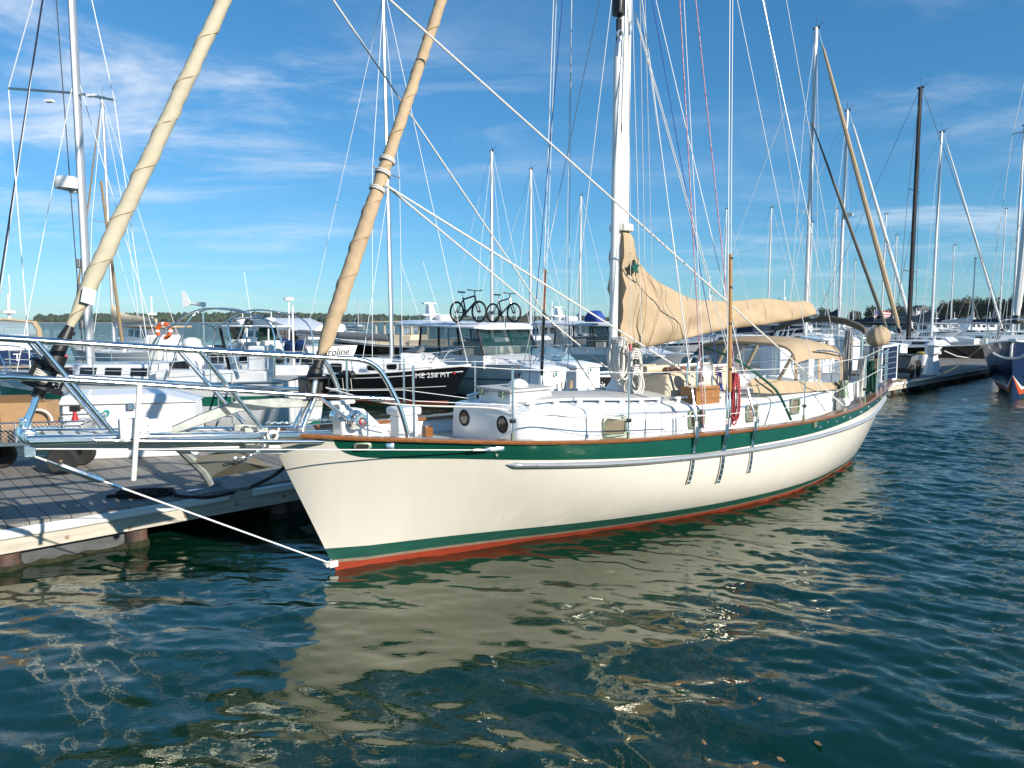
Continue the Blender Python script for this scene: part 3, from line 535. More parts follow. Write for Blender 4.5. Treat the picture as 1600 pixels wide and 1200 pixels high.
for sd in (-1, 1):
    for a, c in (((-2.55, sd*.275, 2.45), (-2.05, sd*.24, 1.68)), ((-1.38, sd*.35, 2.345), (-.82, sd*.24, 1.60))):
        sub('pulpit_strut', pulpit, lambda q: q.tube([a, c], .02, 10), 'steel')
# vertical pole in a clamp
vp = sub('pole_bracket', boat, lambda q: (q.box(-2.02, -1.80, -.35, -.27, 1.63, 1.80), q.box(-1.80, -1.62, -.33, -.27, 1.66, 1.78)), 'poly_grey' if 0 else 'plastic_white', bevel=.01)
sub('plate', vp, lambda q: q.box(-1.90, -1.79, -.37, -.35, 1.67, 1.76), 'white', bevel=.006)
sub('vertical_pole', vp, lambda q: q.tube([(-1.95, -.40, 1.30), (-1.87, -.40, 2.10)], .021, 12), 'offwhite')
for k in range(4): sub('bolt', vp, lambda q: q.lathe([(.001, -.008), (.009, -.006), (.01, 0)], 8, (-1.88 + .065*(k % 2), -.37, 1.69 + .05*(k//2)), 'y'), 'steel')
# plough anchor under the platform and second anchor shank
an = thing('plough_anchor', 'galvanised rust-tipped plough anchor hanging under the bow platform', 'anchor'); an.location = (BO.x, BO.y, 0); an.rotation_euler = (0, 0, BTH)
sub('shank', an, lambda q: q.loft([[(x, -w_, z - h_), (x, w_, z - h_), (x, w_, z + h_), (x, -w_, z + h_)] for x, z, h_, w_ in ((-1.62, 1.60, .03, .02), (-1.3, 1.70, .05, .022), (-.95, 1.80, .055, .022), (-.55, 1.80, .05, .02), (-.1, 1.76, .035, .018))]), 'galv', bevel=.008)
sub('fluke', an, lambda q: q.add([(-1.45, 0, 1.34), (-1.05, -.20, 1.30), (-.62, 0, 1.17), (-1.05, .2, 1.30), (-1.25, 0, 1.14), (-1.0, 0, 1.40)], [(0, 4, 1), (4, 2, 1), (0, 3, 4), (4, 3, 2), (0, 1, 5), (1, 2, 5), (2, 3, 5), (3, 0, 5)]), 'galv_rust', smooth=0)
sub('crown_arm', an, lambda q: q.tube([(-1.62, 0, 1.60), (-1.45, 0, 1.42), (-1.28, 0, 1.22), (-1.22, 0, 1.08)], [.035, .04, .045, .03], 8), 'galv')
# chain along the bow
def chain(name, label, pts, r, pitch, parent_loc, mat):
    c = thing(name, label, 'chain'); c.location = parent_loc[0]; c.rotation_euler = parent_loc[1]; P = smoothpath(pts, 24); mb = MB(); d = 0; last = P[0]; k = 0
    for p_ in P[1:]:
        d += (p_ - last).length
        if d >= pitch:
            t_ = (p_ - last).normalized(); u = t_.cross(Vector((0, 0, 1))).normalized() if k % 2 else t_.cross(Vector((0, 1, .2))).normalized()
            mb.tube([p_ + t_*math.cos(a)*pitch*.62 + u*math.sin(a)*pitch*.36 for a in np.linspace(0, 2*PI, 9)], r, 5, caps=False); d = 0; k += 1
        last = p_
    mb.build('chain_links', mat, c, kind='stuff'); return c
BL = ((BO.x, BO.y, 0), (0, 0, BTH))
chain('anchor_chain', 'silver anchor chain running over the bow deck to the windlass', [(-.72, -.05, 1.62), (-.45, -.06, 1.60), (-.2, -.02, 1.60), (.05, .06, 1.58), (.25, .12, 1.62)], .006, .034, BL, 'steel')
chain('hanging_chain', 'short pale chain loop hanging below the bow platform', [(-.82, -.28, 1.55), (-.84, -.32, 1.44), (-.98, -.33, 1.36), (-1.12, -.32, 1.36)], .006, .034, BL, 'steel_dull')
hk = sub('chain_hook', boat, lambda q: (q.torus((-.74, -.30, 1.53), .045, .014, 14, 6, 'y'), q.tube([(-.78, -.31, 1.56), (-.70, -.31, 1.56), (-.68, -.31, 1.60)], .015)), 'offwhite')
wl = thing('windlass', 'white anchor windlass with chrome drum on the foredeck', 'windlass'); wl.location = BL[0]; wl.rotation_euler = BL[1]
sub('gearbox', wl, lambda q: (q.loft([[(x, y, z) for x, z in ((.14, 1.28), (.62, 1.28), (.62, 1.45), (.40, 1.66), (.22, 1.68), (.12, 1.58))] for y in (.02, .26)])), 'white', bevel=.03)
sub('base', wl, lambda q: q.box(.08, .66, -.1, .34, 1.22, 1.30), 'white', bevel=.01)
dr = sub('drum', wl, lambda q: q.lathe([(.02, -.16), (.075, -.155), (.085, -.12), (.068, -.08), (.075, -.03), (.105, -.01), (.105, .03)], 24, (.27, 0, 1.56), 'y'), 'steel')
sub('cap', dr, lambda q: q.lathe([(.001, -.172), (.035, -.170), (.038, -.155)], 18, (.27, 0, 1.56), 'y'), 'red'); sub('cap_centre', dr, lambda q: q.lathe([(.001, -.178), (.024, -.176), (.025, -.168)], 16, (.27, 0, 1.56), 'y'), 'steel_dull')
sub('drum', wl, lambda q: q.lathe([(.02, .46), (.075, .455), (.085, .42), (.068, .38), (.075, .33), (.105, .31), (.105, .26)], 24, (.27, 0, 1.56), 'y'), 'steel')
sub('bow_post', wl, lambda q: (q.box(.13, .25, .06, .22, 1.64, 1.72), q.box(.05, .33, .09, .19, 1.72, 1.76)), 'white', bevel=.015)
sub('hawse_box', boat, lambda q: (q.box(.80, 1.05, -.02, .2, 1.24, 1.55), q.box(.77, 1.08, -.05, .23, 1.55, 1.64)), 'white', bevel=.025)
sub('bitt', boat, lambda q: (q.box(.92, 1.02, -.36, -.28, 1.25, 1.47)), 'teak', bevel=.01)
# ---- bobstay and whisker stays
bs = sub('bobstay', boat, lambda q: q.tube([(-.03, 0, .055), (-2.60, 0, 1.53)], .0085, 8), 'wire_white')
a = Vector((-.03, 0, .055)); c = Vector((-2.60, 0, 1.53)); d = (c - a).normalized(); e0 = c - d*.12
sub('turnbuckle', bs, lambda q: (q.tube([e0 - d*.46, e0 - d*.42, e0 - d*.12, e0 - d*.08], [.012, .03, .03, .012], 8), q.tube([e0 - d*.62, e0 - d*.55, e0 - d*.5], [.010, .018, .010], 8), q.tube([e0, e0 - d*.08], .014, 8), q.box(-2.64, -2.57, -.03, .03, 1.52, 1.60)), 'steel')
sub('stem_fitting', bs, lambda q: (q.box(-.07, .03, -.03, .03, .02, .09), q.tube([(-.1, -.05, .06), (-.1, .05, .06)], .02, 8)), 'offwhite', bevel=.008)
for sd in (-1, 1):
    e = Vector((WSP.x, sd*abs(WSP.y), WSP.z)); f2 = Vector((-2.58, sd*.16, 1.60)); d = (f2 - e).normalized()
    ws = sub('whisker_stay', boat, lambda q: q.tube([e, f2], .006, 6), 'wire_white'); sub('turnbuckle', ws, lambda q: (q.tube([e + d*.04, e + d*.08, e + d*.22, e + d*.26], [.008, .016, .016, .008], 8)), 'steel')
# ---- mast, pole, boom, sail cover
MS = 4.46
mast = MB().loft([[(MS + .115*math.cos(2*PI*k/18), .085*math.sin(2*PI*k/18), z) for k in range(18)] for z in (1.45, 5, 10, 17)]).build('mast', 'mast_white', boat, smooth=60)
sub('sail_track', mast, lambda q: (q.box(MS - .135, MS - .110, -.03, -.004, 2.3, 16.5), ), 'black')
sub('track_slide', mast, lambda q: [q.box(MS - .15, MS - .105, -.045, .01, z, z + .07) for z in (3.95, 4.1, 4.9, 5.6, 6.15)], 'rubber')
sub('track_block', mast, lambda q: q.box(MS - .19, MS - .1, -.08, .02, 5.2, 5.32), 'black', bevel=.01)
sub('halyard_block', mast, lambda q: q.tube([(MS - .15, -.03, 6.75), (MS - .15, -.03, 7.1)], .09, 10), 'black')
sub('track_gate', mast, lambda q: q.box(MS - .17, MS - .1, -.05, .0, 6.0, 6.7), 'black', bevel=.01)
sub('spreader', mast, lambda q: [q.tube([(MS, 0, 8.3), (MS + .12, sd*1.52, 8.4)], [.05, .03], 8) for sd in (-1, 1)], 'mast_white')
sub('cleat', mast, lambda q: [q.tube([(MS + .02, -.10, z - .09), (MS + .02, -.115, z), (MS + .02, -.10, z + .09)], .012, 6) for z in (2.0, 2.25, 6.6)], 'steel')
wp = sub('whisker_pole', boat, lambda q: q.tube([(4.205, -.10, 2.2), (4.225, -.10, 6.15)], .058, 16), 'mast_white')
sub('pole_end', wp, lambda q: (q.tube([(4.225, -.10, 6.15), (4.235, -.10, 6.3), (4.25, -.12, 6.42)], [.06, .05, .03], 10), q.torus((4.24, -.12, 6.45), .05, .016, 12, 6, 'y')), 'steel_dull')
mast_collar = sub('mast_boot', mast, lambda q: q.lathe([(.2, 1.55), (.19, 1.66), (.13, 1.74), (.12, 1.78)], 18, (MS, 0, 0)), 'white')
sub('mast_winch', mast, lambda q: q.lathe([(.06, -.08), (.05, -.14), (.045, -.2), (.06, -.24), (.05, -.25)], 14, (MS + .1, 0, 2.05), 'y'), 'bronze')
boom = MB().tube([(MS + .14, 0, 2.44), (10.02, 0, 2.76)], .055, 12).build('boom', 'mast_white', boat)
sub('boom_end', boom, lambda q: q.lathe([(.09, 0), (.09, .12), (.06, .16)], 12, (9.98, 0, 2.74), 'x'), 'alu')
tz = spl([4.26, 4.5, 4.58, 4.66, 4.85, 5.1, 5.64, 6.2, 6.6, 7.0, 7.6, 8.38, 9.2, 9.75, 10.0], [3.90, 3.90, 3.86, 3.66, 3.45, 3.27, 3.09, 2.95, 2.925, 2.93, 2.97, 2.99, 2.98, 2.96, 2.90])
bz = spl([4.26, 4.6, 4.9, 5.66, 7.0, 8.4, 9.6, 10.0], [2.22, 2.20, 2.21, 2.29, 2.45, 2.55, 2.66, 2.72])
hw_ = spl([4.26, 4.45, 4.8, 5.5, 7, 9, 10], [.13, .155, .19, .20, .17, .14, .11])
q = MB(); rings = []; NR = 40
for s in np.concatenate([np.linspace(4.37, 4.75, 12), np.linspace(4.8, 9.98, 78)]):
    zt, zb = tz(s), bz(s); rg = []
    for k in range(NR):
        a = 2*PI*k/NR; v = math.sin(a); u_ = math.cos(a); h01 = (v + 1)/2; zc = (zt + zb)/2; hz = (zt - zb)/2
        nr_ = min(1, max(0, (s - 4.58)/.35)); wv = hw_(s) * (1.0 - .55*nr_*h01**1.6) * (1 - .28*nr_*h01) * (abs(u_)**.8) * (1 if u_ >= 0 else -1)
        z = zc + hz * (abs(v)**.85) * (1 if v >= 0 else -1); f = max(0, 1 - abs(v)**4)
        fold = 1.7*(.030*math.sin(9*(z - 2.2) - 3.4*(s - 5)) * math.exp(-((s - 6.1)/1.2)**2) + .014*math.sin(5.5*s + 7*z + 2*math.sin(2*z)) + .013*math.sin(16*z + 2*s) * math.exp(-((s - 4.4)/.35)**2) + .008*math.sin(13*s - 5*z))
        fold += .05*(mnoise.noise(Vector((s*1.6, z*2.2, 3)))) + .02*mnoise.noise(Vector((s*5, z*5, 9)))
        rg.append((s + .015*math.sin(7*z), wv + fold*f*(1 if u_ >= 0 else -1), z + .012*math.sin(4*s)*(1 if v > .9 else 0)))
    rings.append(rg)
q.loft(rings); cover = q.build('sail_cover', 'tan', boat, smooth=60)
q = MB(); q.lathe([(.165, 3.86), (.172, 3.90), (.165, 3.95), (.14, 3.96)], 18, (MS, 0, 0)); q.build('cover_collar', 'rope_white', cover)
def coverside(s, z):                                 # port half width of the cover there
    zt, zb = tz(s), bz(s); v = ((z - (zt + zb)/2) / ((zt - zb)/2)); v = math.copysign(min(1, abs(v))**(1/.85), v); h01 = (v + 1)/2; u_ = math.sqrt(max(0, 1 - v*v)); nr_ = min(1, max(0, (s - 4.58)/.35))
    return hw_(s) * (1 - .55*nr_*h01**1.6) * (1 - .28*nr_*h01) * u_**.8
STC = bl(990, 418, .17); st = []
for k in range(10): r = .105 if k % 2 == 0 else .045; a = PI/2 + .12 + k*PI/5; st.append((STC.x + r*math.cos(a), -.205, STC.z + r*math.sin(a)))
q = MB(); q.prism(st, (0, .05, 0)); q.build('star', 'green', cover, smooth=0)
for path in ([(4.62, 3.8), (4.66, 3.5), (4.78, 3.2), (4.82, 2.9), (4.75, 2.5), (4.72, 2.23)], [(4.95, 3.32), (5.1, 3.05), (5.15, 2.85), (5.02, 2.55), (4.95, 2.25)], [(5.95, 3.0), (5.9, 2.7), (5.85, 2.34)], [(7.6, 2.93), (7.65, 2.55)], [(9.0, 2.93), (9.05, 2.65)]):
    P = smoothpath([(a, -(coverside(a, c) + .03), c) for a, c in path], 5); sub('lacing', cover, lambda q: q.tube(P, .004, 5), 'tan_dark')
# ---- furled headsails
def furled(name, a, dr_, r, zlo, zhi, mat, line, tw):
    q = MB(); rings = []; d = Vector(dr_).normalized(); u = Vector((0, 1, 0)); v = d.cross(u)
    n = 330; A = Vector(a); P0 = A + d*((zlo - A.z)/d.z); L_ = (zhi - zlo)/d.z; hel = []
    for i in range(n + 1):
        x = i/n; rr = r * (1 + .07*math.sin(x*40) * math.sin(x*17 + 1) *.5 + .018*math.sin(x*131) + .35*math.exp(-((x - .10)/.10)**2)*(1 if r < .059 else .1)) * (min(1, .35 + x*22)) * (1.05 - .25*x); ph = x*L_*tw; rg = []
        for k in range(18):
            b_ = 2*PI*k/18; w_ = 1 + .14*max(0, math.cos(b_ - ph))**6 + .03*math.sin(2*b_ + 3.1*ph) + .02*math.sin(3*b_ - 2.3*ph) + .05*mnoise.noise(Vector((math.cos(b_)*1.5, math.sin(b_)*1.5, x*L_*3.2 + r*90))); rg.append(P0 + d*(L_*x) + (u*math.cos(b_) + v*math.sin(b_))*rr*w_)
        rings.append(rg); hel.append(P0 + d*(L_*x) + (u*math.cos(ph + .35) + v*math.sin(ph + .35))*rr*1.05)
    q.loft(rings); o = q.build(name, mat, boat, smooth=70); H_ = smoothpath(hel, 2)
    sub('leech_line', o, lambda q: q.tube(H_, line, 5), 'tan_dark'); return o
oj = furled('furled_jib', (-2.67, 0, 1.7), (1, 0, 2.2), .060, 2.50, 16.4, 'jib_cream', .0055, 14)
ij = furled('furled_staysail', (-.39, 0, 1.5), (1, 0, 2.56), .058, 2.12, 13.0, 'jib_tan', .0055, 15)
D1v = Vector((1, 0, 2.2)).normalized(); D2v = Vector((1, 0, 2.56)).normalized()
def along(a, d, z): return Vector(a) + d*((z - a[2])/d.z)
for k, z in enumerate((4.30, 4.16, 3.98)):
    c = along((-.39, 0, 1.5), D2v, z); u = Vector((0, 1, 0)); v = D2v.cross(u); sub('sheet_wrap', ij, lambda q: [q.tube([c + D2v*(j*.022) + (u*math.cos(a) + v*math.sin(a))*.08 for a in np.linspace(0, 2*PI, 17)], .011, 6, caps=False) for j in (0, 1)], 'rope_white')
c = along((-2.67, 0, 1.7), D1v, 2.82); sub('sail_patch', oj, lambda q: q.hexa([c + Vector((x, -.085 - o_, z)) for o_ in (0, .012) for x, z in ((-.05, -.06), (.045, -.09), (.065, .03), (-.025, .06))]), 'white', smooth=0)
fd = sub('furler', boat, lambda q: [q.tube([along((-2.67, 0, 1.7), D1v, z) for z, _ in pr_], [r for _, r in pr_], 22) for pr_ in ([(1.99, .045), (2.055, .05)], [(2.055, .150), (2.062, .158), (2.082, .158), (2.09, .150)], [(2.09, .085), (2.23, .085)], [(2.225, .150), (2.232, .158), (2.252, .158), (2.26, .150)], [(2.26, .085), (2.335, .08)], [(2.335, .055), (2.47, .05), (2.56, .03)])], 'black')
sub('drum_cage', fd, lambda q: [q.tube([along((-2.67, 0, 1.7), D1v, 2.06) + (Vector((0, 1, 0))*math.cos(a) + D1v.cross(Vector((0, 1, 0)))*math.sin(a))*.145, along((-2.67, 0, 1.7), D1v, 2.25) + (Vector((0, 1, 0))*math.cos(a) + D1v.cross(Vector((0, 1, 0)))*math.sin(a))*.145], .02, 6) for a in (.6, 2.2, 3.3, 5.2)], 'black')
sub('furling_line', fd, lambda q: q.tube([along((-2.67, 0, 1.7), D1v, 2.105 + .10*i/60) + Vector((math.cos(i*.6), math.sin(i*.6), -.45*math.cos(i*.6)))*.096 for i in range(60)], .009, 6), 'rope_white')
sub('furler_toggle', fd, lambda q: [q.tube([(-2.66 + .0, y, 1.66), along((-2.67, y, 1.7), D1v, 2.0)], .016, 8) for y in (-.07, .07)] + [q.tube([(-2.66, 0, 1.7), along((-2.67, 0, 1.7), D1v, 2.0)], .022, 8)], 'steel')
fs = sub('staysail_furler', boat, lambda q: [q.tube([along((-.39, 0, 1.5), D2v, z) for z, _ in pr_], [r for _, r in pr_], 20) for pr_ in ([(2.12, .055), (2.3, .05)], [(2.02, .075), (2.12, .07)])] + [q.box(-.30, -.285, -.12, .12, 1.86, 2.02), q.box(-.08, -.065, -.12, .12, 1.86, 2.02), q.box(-.30, -.065, -.12, .12, 1.84, 1.865), q.box(-.30, -.065, -.12, .12, 2.02, 2.045), q.box(-.3, -.065, -.02, .02, 1.86, 2.02)], 'black', bevel=.01)
sub('furler_spool', fs, lambda q: q.tube([(-.2, 0, 1.86), (-.17, 0, 2.02)], .055, 14), 'steel_dull')
sub('furler_legs', fs, lambda q: [q.tube([(-.36, y, 1.53), (-.19, y*.6, 1.86)], .028, 10) for y in (-.09, .09)] + [q.tube([(-.17, 0, 1.86), (.28, .0, 1.5)], .018, 8)], 'steel')
sub('furling_line', boat, lambda q: q.tube(smoothpath([(-.1, -.1, 1.93), (.35, -.62, 1.78), (1.3, -1.02, 1.70), (1.9, -1.05, 1.58), (3.0, -1.38, 1.48), (4.3, -1.55, 1.42)], 6), .009, 6), 'rope_white')
sub('forestay', boat, lambda q: (q.tube([(-2.67, 0, 1.7), (4.34, 0, 17.1)], .006), q.tube([(-.39, 0, 1.5), (4.34, 0, 13.6)], .006)), 'wire')
# ---- standing rigging
def shroud(a, pts, r=.0065, tb=.45):
    A = Vector(a); B_ = Vector(pts[0]); d = (B_ - A).normalized(); o = sub('shroud', boat, lambda q: q.tube([A] + pts, r, 6), 'wire_white')
    sub('turnbuckle', o, lambda q: (q.tube([A, A + d*.06, A + d*.08, A + d*.3, A + d*.32, A + d*tb], [.008, .008, .016, .016, .009, .009], 8), q.box(A.x - .012, A.x + .012, A.y - .02, A.y + .02, A.z - .04, A.z + .06)), 'steel')
for sd in (-1, 1):
    y = lambda s: sd*(fb(s) + .045)
    shroud((4.5, y(4.5), fz(4.5) + .1), [(4.60, sd*1.53, 8.4), (4.46, sd*.05, 16.9)], .0075); shroud((4.56, y(4.5), fz(4.5) + .1), [(4.66, sd*1.53, 8.4), (4.46, sd*.05, 12.5)], .006)
    shroud((3.95, y(3.95), fz(3.95) + .1), [(4.42, sd*.1, 8.2)]); shroud((5.09, y(5.09), fz(5.09) + .1), [(4.5, sd*.1, 8.2)])
    k = sd; x0, z0, z1 = (4.53, 1.72, 3.43) if sd < 0 else (4.53, 1.72, 3.43)
    yy = lambda z: y(4.5) + (sd*1.53 - y(4.5)) * (z - 1.3)/7.1
    wpo = sub('shroud_pole', boat, lambda q: q.tube([(x0 + .012, yy(z0) + .01*sd, z0), (x0 + .035, yy(z1) + .01*sd, z1)], .026, 10), 'pole_wood' if sd < 0 else 'pole_red')
    for z in (1.98, 2.55, 3.0, 3.36): sub('band', wpo, lambda q: q.tube([(x0 + .014 + (z - z0)*.0135, yy(z) + .01*sd, z), (x0 + .0145 + (z - z0)*.0135, yy(z) + .01*sd, z + .035)], .0275, 10), 'black')
def line(name, pts, r, mat, par=None, n=6): return sub(name, par or boat, lambda q: q.tube(pts, r, n), mat)
def up(a, b, z): a, b = Vector(a), Vector(b); return a + (b - a)*((z - a.z)/(b.z - a.z))
line('backstay', [(11.72, -.25, 1.5), (11.0, 0, 3.2), (4.5, 0, 17)], .0065, 'wire_white'); line('backstay', [(11.72, .25, 1.5), (11.0, 0, 3.2)], .0065, 'wire_white')
a, b_ = bl(1283, 640, 1.3), bl(1152, 0, .75); line('running_backstay', [a, up(a, b_, 11)], .006, 'wire_white')
a, b_ = bl(1320, 612, 1.2), bl(1192, 0, .6); line('running_backstay', [a, up(a, b_, 11)], .006, 'wire')
a, b_ = bl(1262, 600, -.9), bl(1130, 0, -.3); 
line('topping_lift', [(9.95, 0, 2.8), (4.6, 0, 16.8)], .005, 'rope_white')
for dx in (0, .05): a, b_ = bl(1152 + dx*80, 606, 1.1), Vector((4.56, -.12, 6.75 + dx)); line('halyard', [a, b_], .006, 'rope_white')
for (x0, x1, l0, l1) in ((1078, 1000, .95, .3), (1003, 988, .9, .35), (986, 982, .4, .2), (1010, 1000, -.6, -.2), (1022, 1008, -.9, -.2), (888, 893, -1.2, -.6), (882, 893.5, -1.5, -.7)):
    a, b_ = bl(x0, 560, l0), bl(x1, 0, l1); line('halyard', [a, up(a, b_, 9)], .0045, 'rope_white')
a, b_ = bl(1100, 672, 1.60), bl(1062, 0, 1.0); line('signal_halyard', [a, up(a, b_, 8.3)], .008, 'rope_pink'); line('signal_halyard', [(a.x + .06, a.y, a.z), up(a, b_, 8.3) + Vector((.1, 0, 0))], .005, 'wire_white')
a, b_ = bl(1149, 590, 1.5), bl(1087, 0, 1.05); line('signal_halyard', [a, up(a, b_, 8.3)], .008, 'rope_pink')
a, b_ = bl(1126, 600, .8), bl(1019, 0, .2); line('flag_line', [a, up(a, b_, 8.5)], .0055, 'rope_blue')
a, b_ = bl(850, 330, -1.2), bl(879, 0, -.8); line('flag_line', [up(b_, a, 1.6), up(b_, a, 8.5)], .0055, 'rope_blue')
clew = along((-2.67, 0, 1.7), D1v, 6.5) + Vector((0, -.09, 0)); line('jib_sheet', [clew, bl(1318, 634, 1.32)], .0115, 'rope_white'); line('jib_sheet', [clew + Vector((0, .15, 0)), bl(930, 606, -1.45)], .0105, 'rope_white')
cl2 = along((-.39, 0, 1.5), D2v, 4.03) + Vector((.02, -.1, 0)); line('staysail_sheet', [cl2, bl(1106, 603, .72)], .0115, 'rope_white'); line('staysail_sheet', [cl2, bl(945, 572, -.5), bl(1010, 600, -.7)], .0105, 'rope_white')
# ---- lifelines
for sd in (-1, 1):
    SS = [1.54, 2.97, 6.45, 8.85]; P = lambda s, z: (s, sd*(fb(s) - .04), fz(s) + z)
    for s in SS:
        o = sub('stanchion', boat, lambda q: q.tube([P(s, -.05), P(s, .78)], .0125, 8), 'steel'); sub('stanchion_base', o, lambda q: q.tube([P(s, -.02), P(s, .08)], .02, 8), 'bronze')
        sub('clamp', o, lambda q: q.box(s - .025, s + .025, P(s, 0)[1] - .025, P(s, 0)[1] + .025, fz(s) + .19, fz(s) + .23), 'black')
    s = .55; o = sub('stanchion', boat, lambda q: q.tube([P(s, -.05), P(s, .74)], .0125, 8), 'steel')
    line('lifeline', [(.12, sd*.56, 2.2)] + [P(s, .76) for s in (.55, 1.54, 2.97, 4.5, 6.45, 8.85, 9.9)], .0045, 'wire_white'); line('lifeline', [(.40, sd*.62, 1.84)] + [P(s, .38) for s in (.55, 1.54)] + [P(s, .21) for s in (2.97, 4.5, 6.45)] + [P(8.85, .4), P(9.9, .4)], .0045, 'wire_white')
# ---- dodger
def hoop(s, y1=1.0, z0=1.5, zt=2.26):
    return [Vector((s, y*y1, z0 + (zt - z0)*z)) for y, z in ((-1, 0), (-1, .3), (-.985, .55), (-.94, .76), (-.82, .90), (-.6, .965), (-.3, .99), (0, 1), (.3, .99), (.6, .965), (.82, .90), (.94, .76), (.985, .55), (1, .3), (1, 0))]
HA, HB, HC = hoop(7.62, .98, 1.5, 2.24), hoop(8.35, 1.0, 1.5, 2.33), hoop(9.1, 1.02, 1.5, 2.22); FB_ = [Vector((7.05 + .12*abs(p.y), p.y*.92, cabtop(7.1, p.y*.85) + .02)) for p in HA]
dg = sub('dodger', boat, lambda q: q.loft([[h_[k] + Vector((0, 0, .012)) for k in range(2, 13)] for h_ in (HA, [(a + c)*.5 + Vector((0, 0, .03)) for a, c in zip(HA, HB)], HB, [(a + c)*.5 + Vector((0, 0, .02)) for a, c in zip(HB, HC)], HC)], 0, False, False), 'tan', smooth=60)
for nm, h_ in (('front', HA), ('aft', HC)): sub('dodger_bow', dg, lambda q: q.tube(smoothpath(h_, 4), .026, 10), 'tan')
for i0, i1 in ((3, 6), (6, 8), (8, 11)):
    def pane(q): q.loft([[HA[k].lerp(FB_[k], .06) for k in range(i0, i1 + 1)], [HA[k].lerp(FB_[k], .94) for k in range(i0, i1 + 1)]], 0, False, False)
    sub('window', dg, pane, 'vinyl')
for k, mt in ((3, 'tan'), (6, 'tan'), (8, 'tan'), (11, 'rope_green')): sub('window_border', dg, lambda q: q.tube([HA[k], FB_[k]], .030, 8, sx=1.3, sy=.4), mt)
sub('window_border', dg, lambda q: q.tube([FB_[k] for k in range(3, 12)], .03, 6), 'tan')
for sd in (0, 1):
    K = (0, 1, 2) if sd == 0 else (14, 13, 12)
    sub('side_window', dg, lambda q: q.loft([[h_[k] for k in K] for h_ in (HA, HB, HC)], 0, False, False), 'vinyl')
    for h_ in (HA, HB, HC): sub('side_border', dg, lambda q: q.tube([h_[k] for k in K], .032, 8, sx=.5, sy=1.2), 'tan')
    sub('grab_bar', dg, lambda q: q.tube([HC[K[2]] + Vector((-.9, 0, .22)), HC[K[2]] + Vector((-.5, (-.04 if sd == 0 else .04), .2)), HC[K[2]] + Vector((0, (-.05 if sd == 0 else .05), .13))], .014, 8), 'steel')
    yy = -1 if sd == 0 else 1
    sub('spray_cloth', dg, lambda q: q.loft([[(s, yy*(1.10 + .02*math.sin(4*s)), z0), (s, yy*(1.06 + .03*math.sin(3*s)), (z0 + z1)/2), (s, yy*1.02, z1)] for s, z0, z1 in ((6.2, 1.55, 1.76), (6.7, 1.50, 1.72), (7.3, 1.47, 1.66), (8.0, 1.46, 1.60), (8.6, 1.44, 1.56), (9.1, 1.42, 1.54), (9.2, 1.42, 1.52))], 0, False, False), 'tan', smooth=60)
# ---- cockpit and stern
ck = sub('cockpit_coaming', boat, lambda q: [q.loft([[(s, sd*(y - .06), fz(s) - .22), (s, sd*(y + .06), fz(s) - .22), (s, sd*(y + .04), 1.5), (s, sd*(y - .04), 1.5)] for s, y in ((8.6, 1.0), (9.5, .98), (10.4, .85), (11.0, .6))]) for sd in (-1, 1)], 'white', bevel=.015)
sub('cockpit_sole', ck, lambda q: q.box(8.7, 11.0, -.55, .55, 1.0, 1.14), 'teak_grey'); sub('helm_pedestal', ck, lambda q: (q.box(9.75, 9.95, -.1, .1, 1.1, 1.9), q.lathe([(.11, 1.9), (.10, 2.0), (.02, 2.06)], 14, (9.85, 0, 0))), 'white', bevel=.02)
sub('steering_wheel', ck, lambda q: (q.torus((10.05, 0, 1.75), .42, .018, 28, 6, 'x'), [q.tube([(10.05, 0, 1.75), (10.05, .42*math.cos(a), 1.75 + .42*math.sin(a))], .01, 6) for a in np.arange(0, 6.28, 1.047)]), 'steel')
for s, y in ((8.9, 1.16),):
    wn_ = sub('winch', boat, lambda q: q.lathe([(.09, fz(s) - .2), (.09, fz(s) + .06), (.082, fz(s) + .08), (.088, fz(s) + .12), (.07, fz(s) + .17), (.062, fz(s) + .25), (.082, fz(s) + .31), (.075, fz(s) + .33), (.02, fz(s) + .335)], 20, (s, -y, 0)), 'bronze')
    sub('winch_base', wn_, lambda q: q.lathe([(.115, fz(s) - .2), (.115, fz(s) - .02), (.1, fz(s) + .03)], 18, (s, -y, 0)), 'offwhite')
gl = sub('boom_gallows', boat, lambda q: q.loft([[(x - .06, y, z - .07), (x + .06, y, z - .07), (x + .06, y, z + .05), (x - .06, y, z + .05)] for y, z in ((-.92, 2.42), (-.8, 2.50), (-.55, 2.60), (-.2, 2.66), (.2, 2.66), (.55, 2.60), (.8, 2.5), (.92, 2.42)) for x in (10.25,)]), 'gallows', bevel=.02)
for sd in (-1, 1): sub('gallows_post', gl, lambda q: (q.tube([(10.22, sd*.86, fz(10.2) - .2), (10.24, sd*.85, 2.45)], .024, 10), q.lathe([(.04, 2.36), (.045, 2.47)], 10, (10.24, sd*.85, 0))), 'steel')
RB_ = lambda s, o=0: fb(min(s, 11.8)) - .06 + o
pp = sub('stern_rail', boat, lambda q: [q.tube(smoothpath([(9.8, -RB_(9.8), z1 + .0), (10.6, -RB_(10.6), z1 + .03), (11.3, -.88, z1 + .05), (11.7, -.5, z1 + .06), (11.78, 0, z1 + .06), (11.7, .5, z1 + .06), (11.3, .88, z1 + .05), (10.6, RB_(10.6), z1 + .03), (9.8, RB_(9.8), z1)], 5), .0135, 8) for z1 in (1.74, 2.02)], 'steel')
for s, y in ((9.8, RB_(9.8)), (10.6, RB_(10.6)), (11.3, .88), (11.7, .45)):
    for sd in (-1, 1): sub('rail_post', pp, lambda q: q.tube([(s, sd*y, fz(s) - .03), (s, sd*y, 2.06)], .0135, 8), 'steel')
